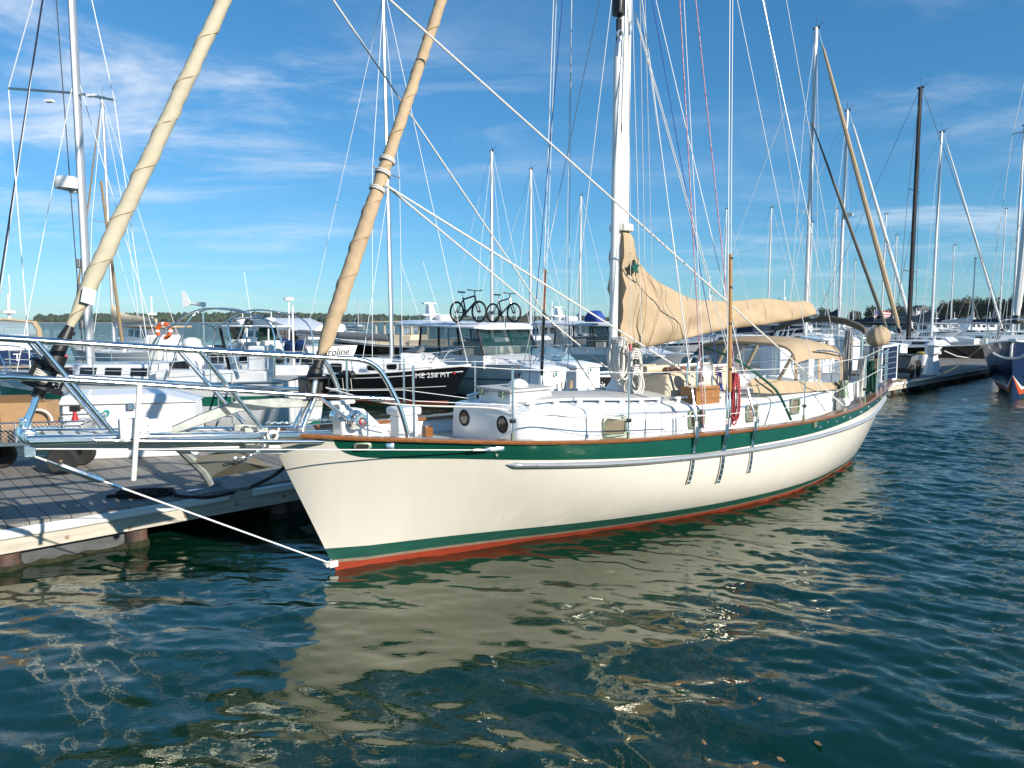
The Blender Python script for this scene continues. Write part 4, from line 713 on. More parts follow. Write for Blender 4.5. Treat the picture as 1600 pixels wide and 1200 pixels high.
# bits at the stern
b0_ = BL
def bthing(name, label, cat, group=None): o = thing(name, label, cat, BL[0], BTH, group); return o
sp = bthing('solar_panel', 'upright solar panel in a white frame on the stern rail', 'solar panel')
A0, A1 = Vector((11.10, -.86, 0)), Vector((11.74, -.90, 0)); nrm = Vector((-.06, -.998, 0)); dA = (A1 - A0)
sub('frame', sp, lambda q: q.hexa([A0 + Vector((0, 0, 1.40)), A1 + Vector((0, 0, 1.44)), A1 + nrm*-.04 + Vector((0, 0, 1.44)), A0 + nrm*-.04 + Vector((0, 0, 1.40)), A0 + Vector((0, 0, 2.12)), A1 + Vector((0, 0, 2.16)), A1 + nrm*-.04 + Vector((0, 0, 2.16)), A0 + nrm*-.04 + Vector((0, 0, 2.12))]), 'white', smooth=0)
for k in range(6):
    z = 1.44 + k*.108; a = A0 + dA*.06 + nrm*.003; c = A1 - dA*.06 + nrm*.003
    sub('cell_row', sp, lambda q: q.hexa([a + Vector((0, 0, z)), c + Vector((0, 0, z + .035)), c - nrm*.002 + Vector((0, 0, z + .035)), a - nrm*.002 + Vector((0, 0, z)), a + Vector((0, 0, z + .104)), c + Vector((0, 0, z + .139)), c - nrm*.002 + Vector((0, 0, z + .139)), a - nrm*.002 + Vector((0, 0, z + .104))]), 'solar', smooth=0)
ob = bthing('covered_outboard', 'small outboard motor under a gathered tan cloth cover on the stern', 'outboard motor'); oc = Vector((11.86, -.46, 2.28))
q = MB(); rings = []
for k, (rx, z) in enumerate(((.12, -.17), (.20, -.14), (.245, -.05), (.24, .04), (.2, .13), (.12, .19), (.02, .205))):
    rings.append([(oc.x + (rx + .016*math.sin(9*a + k))*1.1*math.cos(a), oc.y + (rx + .016*math.sin(9*a + k))*.85*math.sin(a), oc.z + z + .02*math.cos(a)) for a in np.linspace(0, 2*PI, 36, endpoint=False)])
q.loft(rings); q.build('cloth_cover', 'tan', ob, smooth=70)
sub('leg', ob, lambda q: (q.tube([(11.88, -.44, 2.15), (11.9, -.42, 1.75), (11.92, -.42, 1.4)], [.09, .07, .05], 10)), 'black'); sub('clamp', ob, lambda q: q.box(11.7, 11.85, -.55, -.35, 1.9, 2.1), 'poly_grey', bevel=.02)
# rope coils
def coil(label, top, ln, wd, n, r, mat, plane=(1, 0, 0), depth=.06, root=None, group='rope coils on the sailboat', wrap=True):
    o = root or bthing('rope_coil', label, 'rope', group); X_ = Vector(plane); N_ = Vector((X_.y, -X_.x, 0)); pts = []
    for k in range(n):
        w1 = wd*random.uniform(.55, 1); l1 = ln*random.uniform(.82, 1); d1 = random.uniform(-depth, depth); sh = random.uniform(-.02, .02)
        for j in range(14):
            a = 2*PI*j/14 + PI/2; x = math.cos(a)*w1/2*(1 - .45*max(0, math.sin(a))); z = (math.sin(a) - 1)*l1/2; pts.append(Vector(top) + X_*(x + sh) + N_*(d1 + .02*math.cos(a + k)) + Vector((0, 0, z)))
    sub('loops', o, lambda q: q.tube(smoothpath(pts, 2), r, 6), mat)
    if wrap:
        c = Vector(top) - Vector((0, 0, ln*.24)); sub('wrap', o, lambda q: q.tube([c + X_*math.cos(i*.7)*wd*.28 + N_*math.sin(i*.7)*depth*1.1 + Vector((0, 0, .0035*i)) for i in range(40)], r, 6), mat)
    return o
p = bl(1147, 583, 1.55); coil('red and white rope coil hanging at the aft shroud', p, .72, .20, 9, .0095, 'rope_red')
coil('big white halyard coil on the front of the mast foot', (4.18, -.22, 2.38), .62, .26, 14, .012, 'rope_white', depth=.10)
coil('white halyard coil on the side of the mast below the sail cover', (4.5, -.2, 2.22), .62, .24, 14, .011, 'rope_white', depth=.09)
coil('lowest white rope coil piled against the mast foot', (4.42, -.26, 1.95), .40, .30, 12, .012, 'rope_white', depth=.1)
coil('grey rope hank hanging from the gallows', bl(1327, 516, .86), 1.0, .20, 12, .011, 'rope_grey')
coil('white rope coil on the stern rail', bl(1347, 560, 1.1), .86, .14, 9, .011, 'rope_white'); coil('dark green rope coil on the stern rail beside the solar panel', bl(1361, 565, 1.0), .62, .14, 9, .010, 'rope_green'); coil('off-white rope bundle next to the solar panel', bl(1368, 562, .98), .55, .10, 6, .010, 'rope_tan')
coil('small green line hung below the boom', bl(993, 545, .2), .22, .07, 4, .006, 'rope_green'); coil('small blue line coil hung beside the dodger', bl(1123, 580, .85), .3, .08, 4, .006, 'rope_blue')
gh = bthing('green_hose', 'dark green rope sloping from the dodger down to the deck', 'rope'); sub('strand', gh, lambda q: q.tube(smoothpath([bl(1095, 540, .3), bl(1150, 562, .9), bl(1200, 598, 1.15), bl(1218, 618, 1.2), bl(1236, 656, 1.5)], 6), .02, 8), 'rope_green')
bk = bthing('mast_block', 'steel block with red tag beside the mast under the boom', 'block'); p = bl(982, 560, .25); sub('cheek', bk, lambda q: q.lathe([(.05, -.03), (.07, -.02), (.07, .02), (.05, .03)], 16, p, 'y'), 'steel'); sub('shackle', bk, lambda q: q.torus((p.x, p.y, p.z + .09), .03, .008, 12, 6, 'y'), 'steel'); sub('red_tag', bk, lambda q: q.box(p.x - .03, p.x + .03, p.y - .03, p.y - .01, p.z + .1, p.z + .2), 'red')
# ================================================================ THINGS ON THE DOCK
def dkx(px, y): 
    k = (px - 800)/FPX; c, s = math.cos(DTH), math.sin(DTH); return (k*(DA.y + y*c) - DA.x + y*s)/(c - k*s)
def dpos(px, y, z=DTOP): return dw(dkx(px, y), y, z)
# utility wagon at far left
wc = gnd(50, 736, DTOP); wg = thing('utility_wagon', 'loaded grey mesh-sided utility wagon with black tyres at far left', 'wagon', wc, R(12))
def wheel(par, x, y, r, w_, nm='wheel'):
    o = sub(nm, par, lambda q: q.lathe([(r*.62, -w_*.4), (r*.9, -w_/2), (r, -w_*.28), (r, w_*.28), (r*.9, w_/2), (r*.62, w_*.4)], 24, (x, y, r), 'y'), 'rubber')
    sub('rim', o, lambda q: q.lathe([(.001, -w_*.32), (r*.2, -w_*.36), (r*.24, -w_*.25), (r*.5, -w_*.22), (r*.62, -w_*.38), (r*.63, w_*.3)], 20, (x, y, r), 'y'), 'black_gloss'); sub('hub', o, lambda q: q.lathe([(.001, -w_*.42), (r*.1, -w_*.42), (r*.11, -w_*.3)], 10, (x, y, r), 'y'), 'bolt')
for x, y in ((.52, -.33), (.52, .33), (-.52, -.33), (-.52, .33)): wheel(wg, x, y, .195, .13)
sub('bed', wg, lambda q: q.box(-.85, .85, -.4, .4, .42, .47), 'steel_dull', bevel=.01); sub('axle', wg, lambda q: (q.box(-.55, -.49, -.3, .3, .17, .42), q.box(.49, .55, -.3, .3, .17, .42)), 'black')
def meshpanel(q, a, c, z0, z1):
    a, c = Vector(a), Vector(c); L_ = (c - a).length; d = (c - a)/L_; h_ = z1 - z0; n = int(L_/.055)
    for k in range(-int(h_/.055), n + 1):
        for sg in (1, -1):
            x0 = k*.055 if sg > 0 else k*.055 + h_; x1 = k*.055 + h_ if sg > 0 else k*.055; pts = []
            for t_ in np.linspace(0, 1, 9):
                x = x0 + (x1 - x0)*t_
                if 0 <= x <= L_: pts.append(a + d*x + Vector((0, 0, z0 + h_*t_)))
            if len(pts) > 1: q.tube([pts[0], pts[-1]], .0028, 4)
for nm, a, c in (('f', (-.85, -.4, 0), (.85, -.4, 0)), ('b', (-.85, .4, 0), (.85, .4, 0)), ('e', (.85, -.4, 0), (.85, .4, 0))):
    sp_ = sub('side_frame', wg, lambda q: (q.tube([Vector(a) + Vector((0, 0, .47)), Vector(a) + Vector((0, 0, .74)), Vector(c) + Vector((0, 0, .74)), Vector(c) + Vector((0, 0, .47))], .012, 6), q.tube([(Vector(a) + Vector(c))/2 + Vector((0, 0, .47)), (Vector(a) + Vector(c))/2 + Vector((0, 0, .74))], .01, 6)), 'steel_dull')
    q = MB(); meshpanel(q, a, c, .48, .73); q.build('wire_mesh', 'steel_dull', sp_, kind='stuff')
sub('handle', wg, lambda q: q.tube([(-.5, 0, .4), (-1.2, 0, .55), (-1.6, 0, 1.0)], .014, 6), 'black')
cb = thing('cardboard_box', 'open brown cardboard box standing in the utility wagon', 'box', wc, R(12))
sub('carton', cb, lambda q: q.box(-.30, .28, -.12, .3, .475, .98), 'cardboard'); sub('flap', cb, lambda q: q.hexa([(-.3, -.12, .98), (.28, -.12, .98), (.28, -.1, .98), (-.3, -.1, .98), (-.28, -.24, 1.1), (.26, -.24, 1.1), (.26, -.22, 1.1), (-.28, -.22, 1.1)]), 'cardboard')
tx('E', .09, 'black', cb, frame((.16, -.123, .9), (1, 0, 0), (0, 0, 1)))
bp_ = thing('water_pack', 'blue printed drinks pack in the utility wagon', 'pack', wc, R(12)); sub('pack', bp_, lambda q: q.box(-.05, .46, -.36, -.16, .475, .66), 'print_blue', bevel=.02)
bp2 = thing('water_pack', 'tall blue printed carton at the left end of the wagon', 'pack', wc, R(12)); sub('pack', bp2, lambda q: q.box(-.8, -.38, -.34, .1, .475, .82), 'print_blue', bevel=.01)
wb = thing('tote_bag', 'white cloth bag slumped in the wagon beside the box', 'bag', wc, R(12)); sub('bag', wb, lambda q: q.box(.48, .8, -.3, .25, .475, .72, 0, .05, .08), 'offwhite', bevel=.05); sub('handle', wb, lambda q: q.tube(arc((.2, -.2, .72), .17, 0, PI, 12, (1, 0, 0), (0, 0, 1)), .016, 8), 'rope_white')
fe_ = thing('spray_bottle', 'red and black spray bottle standing in the wagon', 'bottle', wc, R(12)); sub('bottle', fe_, lambda q: q.lathe([(.045, .5), (.048, .72), (.025, .80), (.025, .84)], 12, (.62, -.1, 0)), 'red'); sub('trigger_head', fe_, lambda q: (q.box(.56, .69, -.13, -.07, .84, .92), q.tube([(.69, -.1, .89), (.8, -.1, .86), (.84, -.1, .76)], .014, 6)), 'black', bevel=.01)
# dock box 19
p = gnd(205, 716, DTOP); bx19 = thing('dock_box', 'long white dock box with sloping lid and teal number 19', 'dock box', p, R(14))
sub('body', bx19, lambda q: q.box(-.95, .95, 0, .75, 0, .84, 0, .03, .02), 'plastic_white', bevel=.03); sub('lid', bx19, lambda q: q.hexa([(-.97, -.04, .845), (.98, -.04, .845), (.98, .8, .845), (-.97, .8, .845), (-.92, .03, .98), (.45, .05, .98), (.45, .75, 1.02), (-.92, .75, 1.02)]), 'white', bevel=.03)
sub('latch', bx19, lambda q: q.box(.0, .1, -.06, -.03, .76, .86), 'steel', bevel=.005); tx('19', .24, 'teal', bx19, frame((-.40, -.02, .67), (1, 0, 0), (0, .035, 1)), shear=.25); tx('TVE', .13, 'black', bx19, frame((.78, .0, .12), (1, 0, 0), (0, .035, 1)), shear=.2, sx=1.3)
# small dark line and card on the planks
ln = thing('black_hose', 'black dock line lying on the planks and running to the bow', 'rope'); z = DTOP + .025
P = [gnd(x, y, z) for x, y in ((166, 776), (200, 772), (240, 766), (268, 764), (262, 772), (225, 776), (182, 776), (205, 773), (255, 770), (270, 765))] + [gnd(x, y, z) for x, y in ((275, 774), (305, 777), (335, 776))] + [at(380, 765, 9.0), at(415, 750, 8.6), at(442, 732, 8.0), at(470, 700, 8.3)]
sub('line', ln, lambda q: q.tube(smoothpath(P, 5), .021, 8), 'rope_black'); p = gnd(233, 770, z); mpt = [Vector(gnd(180 + 80*((k*.37) % 1), 775 - 9*((k*.61) % 1) - 4*((k*.37) % 1), z + .02 + .02*(k % 3))) for k in range(22)]; sub('tangle', ln, lambda q: q.tube(smoothpath(mpt, 4), .017, 6), 'rope_black')
p = gnd(304, 766, DTOP + .006); pc = thing('name_card', 'small pale card stuck on the dock planks near the bow', 'card', p, DTH); sub('card', pc, lambda q: q.box(-.1, .1, -.05, .05, 0, .004), 'ltblue'); sub('card_print', pc, lambda q: (q.box(-.07, .03, -.015, .025, .0045, .006)), 'white')
sh = thing('deck_shoe', 'black flip-flop shaped object lying beside the dock box', 'shoe', gnd(228, 705, DTOP), R(-8)); sub('sole', sh, lambda q: q.loft([[(x, -w_, z0), (x, w_, z0), (x, w_, z0 + .03), (x, -w_, z0 + .03)] for x, w_, z0 in ((-.16, .03, .02), (-.1, .05, .005), (.0, .045, .005), (.1, .055, .005), (.17, .03, .005))]), 'black', bevel=.01); sub('strap', sh, lambda q: q.tube(arc((.03, 0, .02), .05, 0, PI, 8, (0, 1, 0), (.3, 0, 1)), .012, 6), 'black')
# dock boxes in the middle and lockers to the right
def dbox(px, y, w_, d_, h_, label, lid=True, rz=0, nm='dock_box', cat='dock box', num=None):
    o = thing(nm, label, cat, dpos(px, y), DTH + rz, 'white dock boxes and lockers')
    sub('body', o, lambda q: q.box(-w_/2, w_/2, 0, d_, 0, h_*.86, 0, .02, .02), 'plastic_white', bevel=.025)
    sub('lid', o, lambda q: q.hexa([(-w_/2 - .04, -.05, h_*.865), (w_/2 + .04, -.05, h_*.865), (w_/2 + .04, d_ + .04, h_*.865), (-w_/2 - .04, d_ + .04, h_*.865), (-w_/2, .02, h_*.93), (w_/2, .02, h_*.93), (w_/2, d_, h_), (-w_/2, d_, h_)]), 'white', bevel=.02)
    sub('latch', o, lambda q: q.box(-.04, .04, -.05, -.01, h_*.74, h_*.84), 'steel'); return o
dbox(867, 3.1, .95, .7, 1.02, 'white dock box with a hose on its front, left of the mast'); dbox(921, 3.1, .95, .7, 1.06, 'white dock box just left of the mast foot')
h_ = thing('garden_hose', 'tan hose looped on a hook of the white dock box', 'hose', dpos(872, 3.02), DTH); sub('loops', h_, lambda q: [q.tube(arc((.25, -.04 - .02*k, .55), .16 + .012*k, -PI*1.1, PI*.1, 16, (1, 0, 0), (0, 0, 1.5)), .014, 6) for k in range(3)], 'rope_tan')
dbox(1232, 3.2, 1.2, .8, 1.45, 'tall white dock locker seen through the dodger windows', nm='dock_locker', cat='locker'); dbox(1292, 3.1, 1.15, .85, 1.52, 'tall white dock locker right of the tan dodger', nm='dock_locker', cat='locker'); dbox(1342, 3.2, 1.2, .85, 1.50, 'tall white dock locker behind the gallows post and rope hanks', nm='dock_locker', cat='locker')
dbox(1413, 3.4, 1.0, .7, 1.05, 'white dock box behind the garden cart'); dbox(1526, 3.0, 1.1, .8, 1.15, 'white dock box at the far right end of the dock')
for px, lab in ((1286, 'round white vent mushroom left of the gallows post'), (1345, 'round white vent mushroom right of the gallows post')):
    o = thing('vent_cap', lab, 'vent', dpos(px, 2.3), DTH, 'white vent caps on posts'); sub('post', o, lambda q: q.lathe([(.045, 0), (.045, 1.38)], 12), 'plastic_white'); sub('cap', o, lambda q: q.lathe([(.06, 1.36), (.18, 1.42), (.17, 1.46), (.06, 1.50), (.01, 1.505)], 18), 'white')
# lighthouse shaped power pedestal
lp = thing('power_pedestal', 'white lighthouse-shaped power pedestal on the dock edge', 'pedestal', gnd(1456, 585, DTOP), DTH)
oct_ = lambda r, z: [(r*math.cos(PI/4*k + .39), r*math.sin(PI/4*k + .39), z) for k in range(8)]
sub('base', lp, lambda q: q.loft([oct_(.36, 0), oct_(.36, .05), oct_(.32, .06), oct_(.2, .62), oct_(.18, .66)]), 'plastic_white', smooth=0); sub('body', lp, lambda q: q.loft([oct_(.18, .66), oct_(.18, .78), oct_(.29, .82), oct_(.29, 1.14)]), 'plastic_white', smooth=0)
rf_ = sub('roof', lp, lambda q: q.loft([oct_(.38, 1.14), oct_(.36, 1.18), oct_(.10, 1.34), oct_(.08, 1.40), oct_(.01, 1.44)]), 'white', smooth=0); sub('handle', rf_, lambda q: q.torus((0, 0, 1.46), .06, .012, 14, 6, 'x'), 'steel')
sub('socket', lp, lambda q: q.box(-.06, .06, -.30, -.26, .92, 1.04), 'black'); sub('round_plate', lp, lambda q: q.lathe([(.001, -.315), (.09, -.31), (.09, -.25)], 14, (0, 0, .22), 'y'), 'steel_dull')
# black garden cart
gc = thing('garden_cart', 'black plastic garden cart with two big wheels on the dock', 'cart', gnd(1408, 590, DTOP), DTH + R(8))
sub('tub', gc, lambda q: (q.loft([[(-.55, -.32, .38), (.6, -.32, .38), (.6, .32, .38), (-.55, .32, .38)], [(-.72, -.42, .84), (.92, -.42, .86), (.92, .42, .86), (-.72, .42, .84)]], caps=False), q.add([(-.55, -.32, .38), (.6, -.32, .38), (.6, .32, .38), (-.55, .32, .38)], [(0, 1, 2, 3)])), 'poly_grey', bevel=.0)
sub('undercarriage', gc, lambda q: q.box(-.5, .5, -.3, .3, .2, .379), 'black'); sub('rim_edge', gc, lambda q: q.tube([(-.72, -.42, .85), (.92, -.42, .87), (.92, .42, .87), (-.72, .42, .85), (-.72, -.42, .85)], .025, 6), 'black')
for x, y, r in ((.62, -.46, .33), (.62, .46, .33), (-.3, -.40, .26), (-.3, .4, .26)):
    o = sub('wheel', gc, lambda q: q.torus((x, y, r), r - .04, .045, 24, 8, 'y'), 'rubber'); sub('spokes', o, lambda q: [q.tube([(x, y, r), (x + (r - .05)*math.cos(a), y, r + (r - .05)*math.sin(a))], .014, 6) for a in np.arange(0, 6.28, .785)], 'black')
sub('handle', gc, lambda q: q.tube([(-.7, -.3, .8), (-1.3, -.28, .95), (-1.3, .28, .95), (-.7, .3, .8)], .018, 6), 'black')
rp = thing('dock_line_coil', 'loose tan line lying on the dock beside the garden cart', 'rope', gnd(1402, 594, DTOP + .02), DTH); sub('loops', rp, lambda q: q.tube(smoothpath([(.5*math.cos(k*.9)*(.6 + .4*math.sin(k)), .25*math.sin(k*.9), .01*(k % 3)) for k in range(26)], 4), .014, 6), 'rope_tan')
yl = thing('tub', 'small white tub with a yellow lid on the dock', 'tub', dpos(1442, 2.3), DTH); sub('pail', yl, lambda q: q.lathe([(.2, 0), (.24, .55)], 16), 'plastic_white'); sub('lid', yl, lambda q: q.lathe([(.25, .55), (.26, .62), (.2, .66), (.01, .67)], 16), 'yellow')
dl = thing('mooring_line', 'tan mooring line sagging from the navy bow to the dock', 'rope'); a = at(1538, 537, 24.0); c = gnd(1425, 594, DTOP + .02); sub('line', dl, lambda q: q.tube([a.lerp(c, t_) - Vector((0, 0, 1.3*t_*(1 - t_))) for t_ in np.linspace(0, 1, 24)], .018, 6), 'rope_tan')
dl = thing('mooring_line', 'white mooring line from the stern-side boat lying along the dock', 'rope'); a = dw(dkx(1475, 3.2), 3.2, DTOP + .5); c = dw(dkx(1515, 2.6), 2.6, DTOP + .04); sub('line', dl, lambda q: q.tube([a, a.lerp(c, .5) - Vector((0, 0, .1)), c], .025, 6), 'rope_white')
for px in (330, 1395, 1500):
    o = thing('dock_cleat', {330: 'steel dock cleat near the sailboat bow', 1395: 'steel dock cleat beside the garden cart', 1500: 'steel dock cleat beyond the lighthouse pedestal'}[px], 'cleat', dpos(px, .35), DTH, 'dock cleats'); sub('horn', o, lambda q: q.tube([(-.16, 0, .08), (-.05, 0, .065), (.05, 0, .065), (.16, 0, .08)], [.01, .02, .02, .01], 8), 'galv'); sub('foot', o, lambda q: q.box(-.06, .06, -.035, .035, 0, .06), 'galv', bevel=.008)
# leaves afloat
for k, (px, py) in enumerate(((1113, 1000), (1178, 1007), (1028, 1032), (1187, 1094), (1278, 1165), (1060, 1072), (1320, 1052), (955, 1010), (300, 890), (1220, 1190), (1180, 1196), (1100, 1164))):
    nm = ['leaf afloat near the lower right of the hull reflection', 'leaf afloat right of the hull reflection', 'brown leaf afloat where the reflection fades', 'pair-like leaf afloat below the reflection'][k % 4]
    p = gnd(px, py); o = thing('floating_leaf', 'small pale brown leaf floating on the water in the foreground', 'leaf', (p.x, p.y, .012), k*1.3, 'leaves floating on the water'); s_ = .022 + .012*((k*7) % 5)/5
    sub('blade', o, lambda q: q.add([(-s_, 0, .004), (-s_*.2, -s_*.5, 0), (s_*.7, -s_*.35, .003), (s_*1.1, 0, .008), (s_*.6, s_*.4, 0), (-s_*.3, s_*.5, .006)], [(0, 1, 2, 3), (0, 3, 4, 5)]), 'leaf_float', smooth=0)

# ================================================================ OTHER BOATS
class Hull:
    def __init__(s, L, beam, f0, f1, f2, rake=.09, tr=.78, bluff=.36, e_mid=.3):
        s.L = L; s.beam = beam; s.fb = spl([0, .04, .12, .3, .55, .8, 1], [.02, bluff*.45, bluff, .78, 1, .95, tr]); s.fz = spl([0, .5, 1], [f0, f1, f2]); s.rake = rake; s.em = e_mid
    def b(s, t): return s.beam/2*s.fb(t)
    def zk(s, t): return -.35 if t > s.rake else s.fz(0)*(1 - t/s.rake) - .35*t/s.rake
    def y(s, t, z):
        zk, zs = s.zk(t), s.fz(t); e = 1.1 + (s.em - 1.1)*min(1, t/.35); k = (z - zk)/max(1e-6, zs - zk); return s.b(t)*max(0, k)**e
    def T(s, n=22): return [s.rake*.5*(k/4) for k in range(4)] + [s.rake*.5 + (1 - s.rake*.5)*k/n for k in range(n + 1)]
    def shell(s, q, lo, hi, off=0, rows=6, t0=0, t1=1, m=0):
        for sd in (-1, 1):
            rg = []
            for t in s.T():
                if t < t0 - 1e-6 or t > t1 + 1e-6: continue
                a = max(lo(t), s.zk(t)); c = max(hi(t), a); rg.append([(t*s.L, sd*(s.y(t, a + (c - a)*r/rows) + off), a + (c - a)*r/rows) for r in range(rows + 1)])
            q.loft(rg, m, False, False)
    def make(s, root, hullm, boot=None, bottom=None, stripe=None, deckm='deck_grey', toe=None, bulw=.0):
        q = MB(); s.shell(q, lambda t: -.35, s.fz, 0, 8); z = np.linspace(s.zk(1), s.fz(1), 9); pts = [(s.L, -s.y(1, a), a) for a in z] + [(s.L, s.y(1, a), a) for a in z[::-1]]; q.add(pts, [tuple(range(len(pts)))]); s.o = q.build('hull', hullm, root, smooth=50)
        if boot: q = MB(); s.shell(q, lambda t: .04, lambda t: .16, .006, 1, .05); pts = [(s.L + .006, -s.y(1, a), a) for a in (.04, .16)] + [(s.L + .006, s.y(1, a), a) for a in (.16, .04)]; q.add(pts, [(0, 1, 2, 3)]); q.build('boot_stripe', boot, root)
        if bottom: q = MB(); s.shell(q, lambda t: -.34, lambda t: .05, .005, 2, .08); q.build('bottom_paint', bottom, root)
        for (a, c, mt, t0, t1) in (stripe or []): q = MB(); s.shell(q, lambda t: s.fz(t)*a, lambda t: s.fz(t)*c, .005, 2, t0, t1); q.build('stripe', mt, root)
        q = MB(); q.loft([[(t*s.L, y*(s.b(t) - .02), s.fz(t) - bulw + .05*(1 - y*y)) for y in (-1, -.5, 0, .5, 1)] for t in s.T()], 0, False, False); q.build('deck', deckm, root)
        if toe:
            for sd in (-1, 1): q = MB(); q.tube([(t*s.L, sd*s.b(t), s.fz(t) + .01) for t in s.T()], .03, 6); q.build('toe_rail', toe, root)
def cabin_box(root, H_, x0, x1, wf, h0, h1, mat, nwin, winm='dark_glass', nm='cabin', slope=.35, wz=(.35, .8), deck=None):
    zt = lambda x: deck if deck is not None else H_.fz(x/H_.L); w_ = lambda x: min(wf, H_.b(x/H_.L) - .18); z0, z1 = zt(x0), zt(x1)
    q = MB(); q.hexa([(x0, -w_(x0), z0 - .1), (x1, -w_(x1), z1 - .1), (x1, w_(x1), z1 - .1), (x0, w_(x0), z0 - .1), (x0 + slope, -w_(x0)*.86, z0 + h0), (x1 - slope*.15, -w_(x1)*.88, z1 + h1), (x1 - slope*.15, w_(x1)*.88, z1 + h1), (x0 + slope, w_(x0)*.86, z0 + h0)]); c = q.build(nm, mat, root, bevel=.05)
    for sd in (-1, 1):
        for k in range(nwin):
            a = x0 + slope + (x1 - x0 - slope*1.2)*(k + .18)/nwin; d = x0 + slope + (x1 - x0 - slope*1.2)*(k + .82)/nwin
            def P(x, f): 
                t_ = (x - x0)/(x1 - x0); hh_ = h0 + (h1 - h0)*t_; zb = z0 + (z1 - z0)*t_; ww = (w_(x0) + (w_(x1) - w_(x0))*t_); return (x, sd*(ww*(1 - (.14 - .02*t_)*((f*hh_ + .1)/(hh_ + .1))) + .012), zb + f*hh_)
            q = MB(); q.loft([[P(a, wz[0]), P(d, wz[0]), P(d, wz[1]), P(a, wz[1])], [(x, y - sd*.03, z) for x, y, z in (P(a, wz[0]), P(d, wz[0]), P(d, wz[1]), P(a, wz[1]))]]); q.build('window', winm, c, smooth=0)
    return c
def rig(root, mx, z0, zt, mat, fore, aft, beam, jib=None, cover=None, boomL=3.2, spr=((.5, .9),), detail=2, radar=None, wire='wire_white', jr=.07, stays=True, lean=0, boomz=None, r=.075):
    m_ = sub('mast', root, lambda q: q.tube([(mx, 0, z0), (mx + lean, 0, zt)], [r, r*.8], 10, sx=1.25, sy=.85), mat)
    for f, w_ in spr:
        z = z0 + (zt - z0)*f
        for sd in (-1, 1): sub('spreader', m_, lambda q: q.tube([(mx + lean*f, 0, z), (mx + .1, sd*w_, z + .05)], .022, 6), mat)
    sub('masthead_gear', m_, lambda q: (q.tube([(mx + lean, 0, zt), (mx + lean, .05, zt + .55)], .012, 5), q.tube([(mx + lean, 0, zt + .05), (mx - .45 + lean, 0, zt + .22)], .012, 5), q.box(mx - .2 + lean, mx + .18 + lean, -.04, .04, zt - .05, zt + .05)), 'wire_dark')
    if radar: sub('radar', m_, lambda q: (q.lathe([(.05, radar - .12), (.26, radar - .08), (.28, radar + .05), (.2, radar + .12), (.02, radar + .14)], 16, (mx - .35, 0, 0)), q.box(mx - .35, mx, -.05, .05, radar - .16, radar - .1)), 'white')
    if stays:
        for sd in (-1, 1):
            f, w_ = spr[-1]
            sub('shroud', root, lambda q: q.tube([(mx + .15, sd*beam*.46, z0), (mx + .1, sd*w_, z0 + (zt - z0)*f), (mx + lean, 0, zt - .1)], .007*detail, 5), wire); sub('lower_shroud', root, lambda q: q.tube([(mx + .5, sd*beam*.46, z0), (mx, 0, z0 + (zt - z0)*.5)], .006*detail, 5), wire)
        sub('backstay', root, lambda q: q.tube([(aft[0], 0, aft[1]), (mx + lean, 0, zt)], .006*detail, 5), wire)
    top = (mx - .12 + lean, 0, zt - .15)
    sub('forestay', root, lambda q: q.tube([fore, top], .007*detail, 5), wire)
    if jib: 
        A, B_ = Vector(fore), Vector(top); sub('furled_jib', root, lambda q: q.tube([A.lerp(B_, t_) for t_ in (.05, .07, .2, .5, .8, .93, .95)], [jr*.4, jr*.9, jr*1.1, jr, jr*.8, jr*.55, jr*.2], 8), jib); sub('furler_drum', root, lambda q: q.tube([A.lerp(B_, .035), A.lerp(B_, .05)], .12, 10), 'black')
    bzz = boomz or z0 + 1.0
    if boomL:
        bm_ = sub('boom', root, lambda q: q.tube([(mx + .08, 0, bzz), (mx + boomL, 0, bzz + .1)], .07, 8), mat)
        if cover: sub('sail_cover', bm_, lambda q: q.loft([[(mx + .02 + boomL*t_, .17*w2*math.cos(a), bzz + .12 + h2*.5 + h2*math.sin(a)*.5 + .02*math.sin(9*t_*boomL)) for a in np.linspace(0, 2*PI, 12, endpoint=False)] for t_, h2, w2 in ((0, 1.0, .8), (.06, .8, 1), (.2, .5, 1), (.5, .38, 1), (.8, .30, .8), (1.0, .2, .4))]), cover)
    return m_
def rails(root, H_, x0=.3, x1=None, h_=.62, n=6, pul=True, r=.014):
    x1 = x1 or H_.L*.98
    for sd in (-1, 1):
        P = lambda x, z: (x, sd*(H_.b(x/H_.L) - .05), H_.fz(x/H_.L) + z); xs = np.linspace(x0 + 1.0, x1, n)
        for x in xs: sub('stanchion', root, lambda q: q.tube([P(x, 0), P(x, h_)], r, 6), 'steel')
        for z in (h_, h_*.5): sub('lifeline', root, lambda q: q.tube([P(x, z) for x in [x0 + .1] + list(xs)], r*.45, 5), 'wire_white')
    if pul: sub('pulpit', root, lambda q: q.tube(smoothpath([(x0 + .9, -H_.b((x0 + .9)/H_.L) + .05, H_.fz(.1)), (x0 + .5, -H_.b((x0 + .5)/H_.L) + .02, H_.fz(.05) + h_*.95), (x0 - .1, -.12, H_.fz(0) + h_*1.05), (x0 - .1, .12, H_.fz(0) + h_*1.05), (x0 + .5, H_.b((x0 + .5)/H_.L) - .02, H_.fz(.05) + h_*.95), (x0 + .9, H_.b((x0 + .9)/H_.L) - .05, H_.fz(.1))], 4), r*1.2, 8), 'steel')
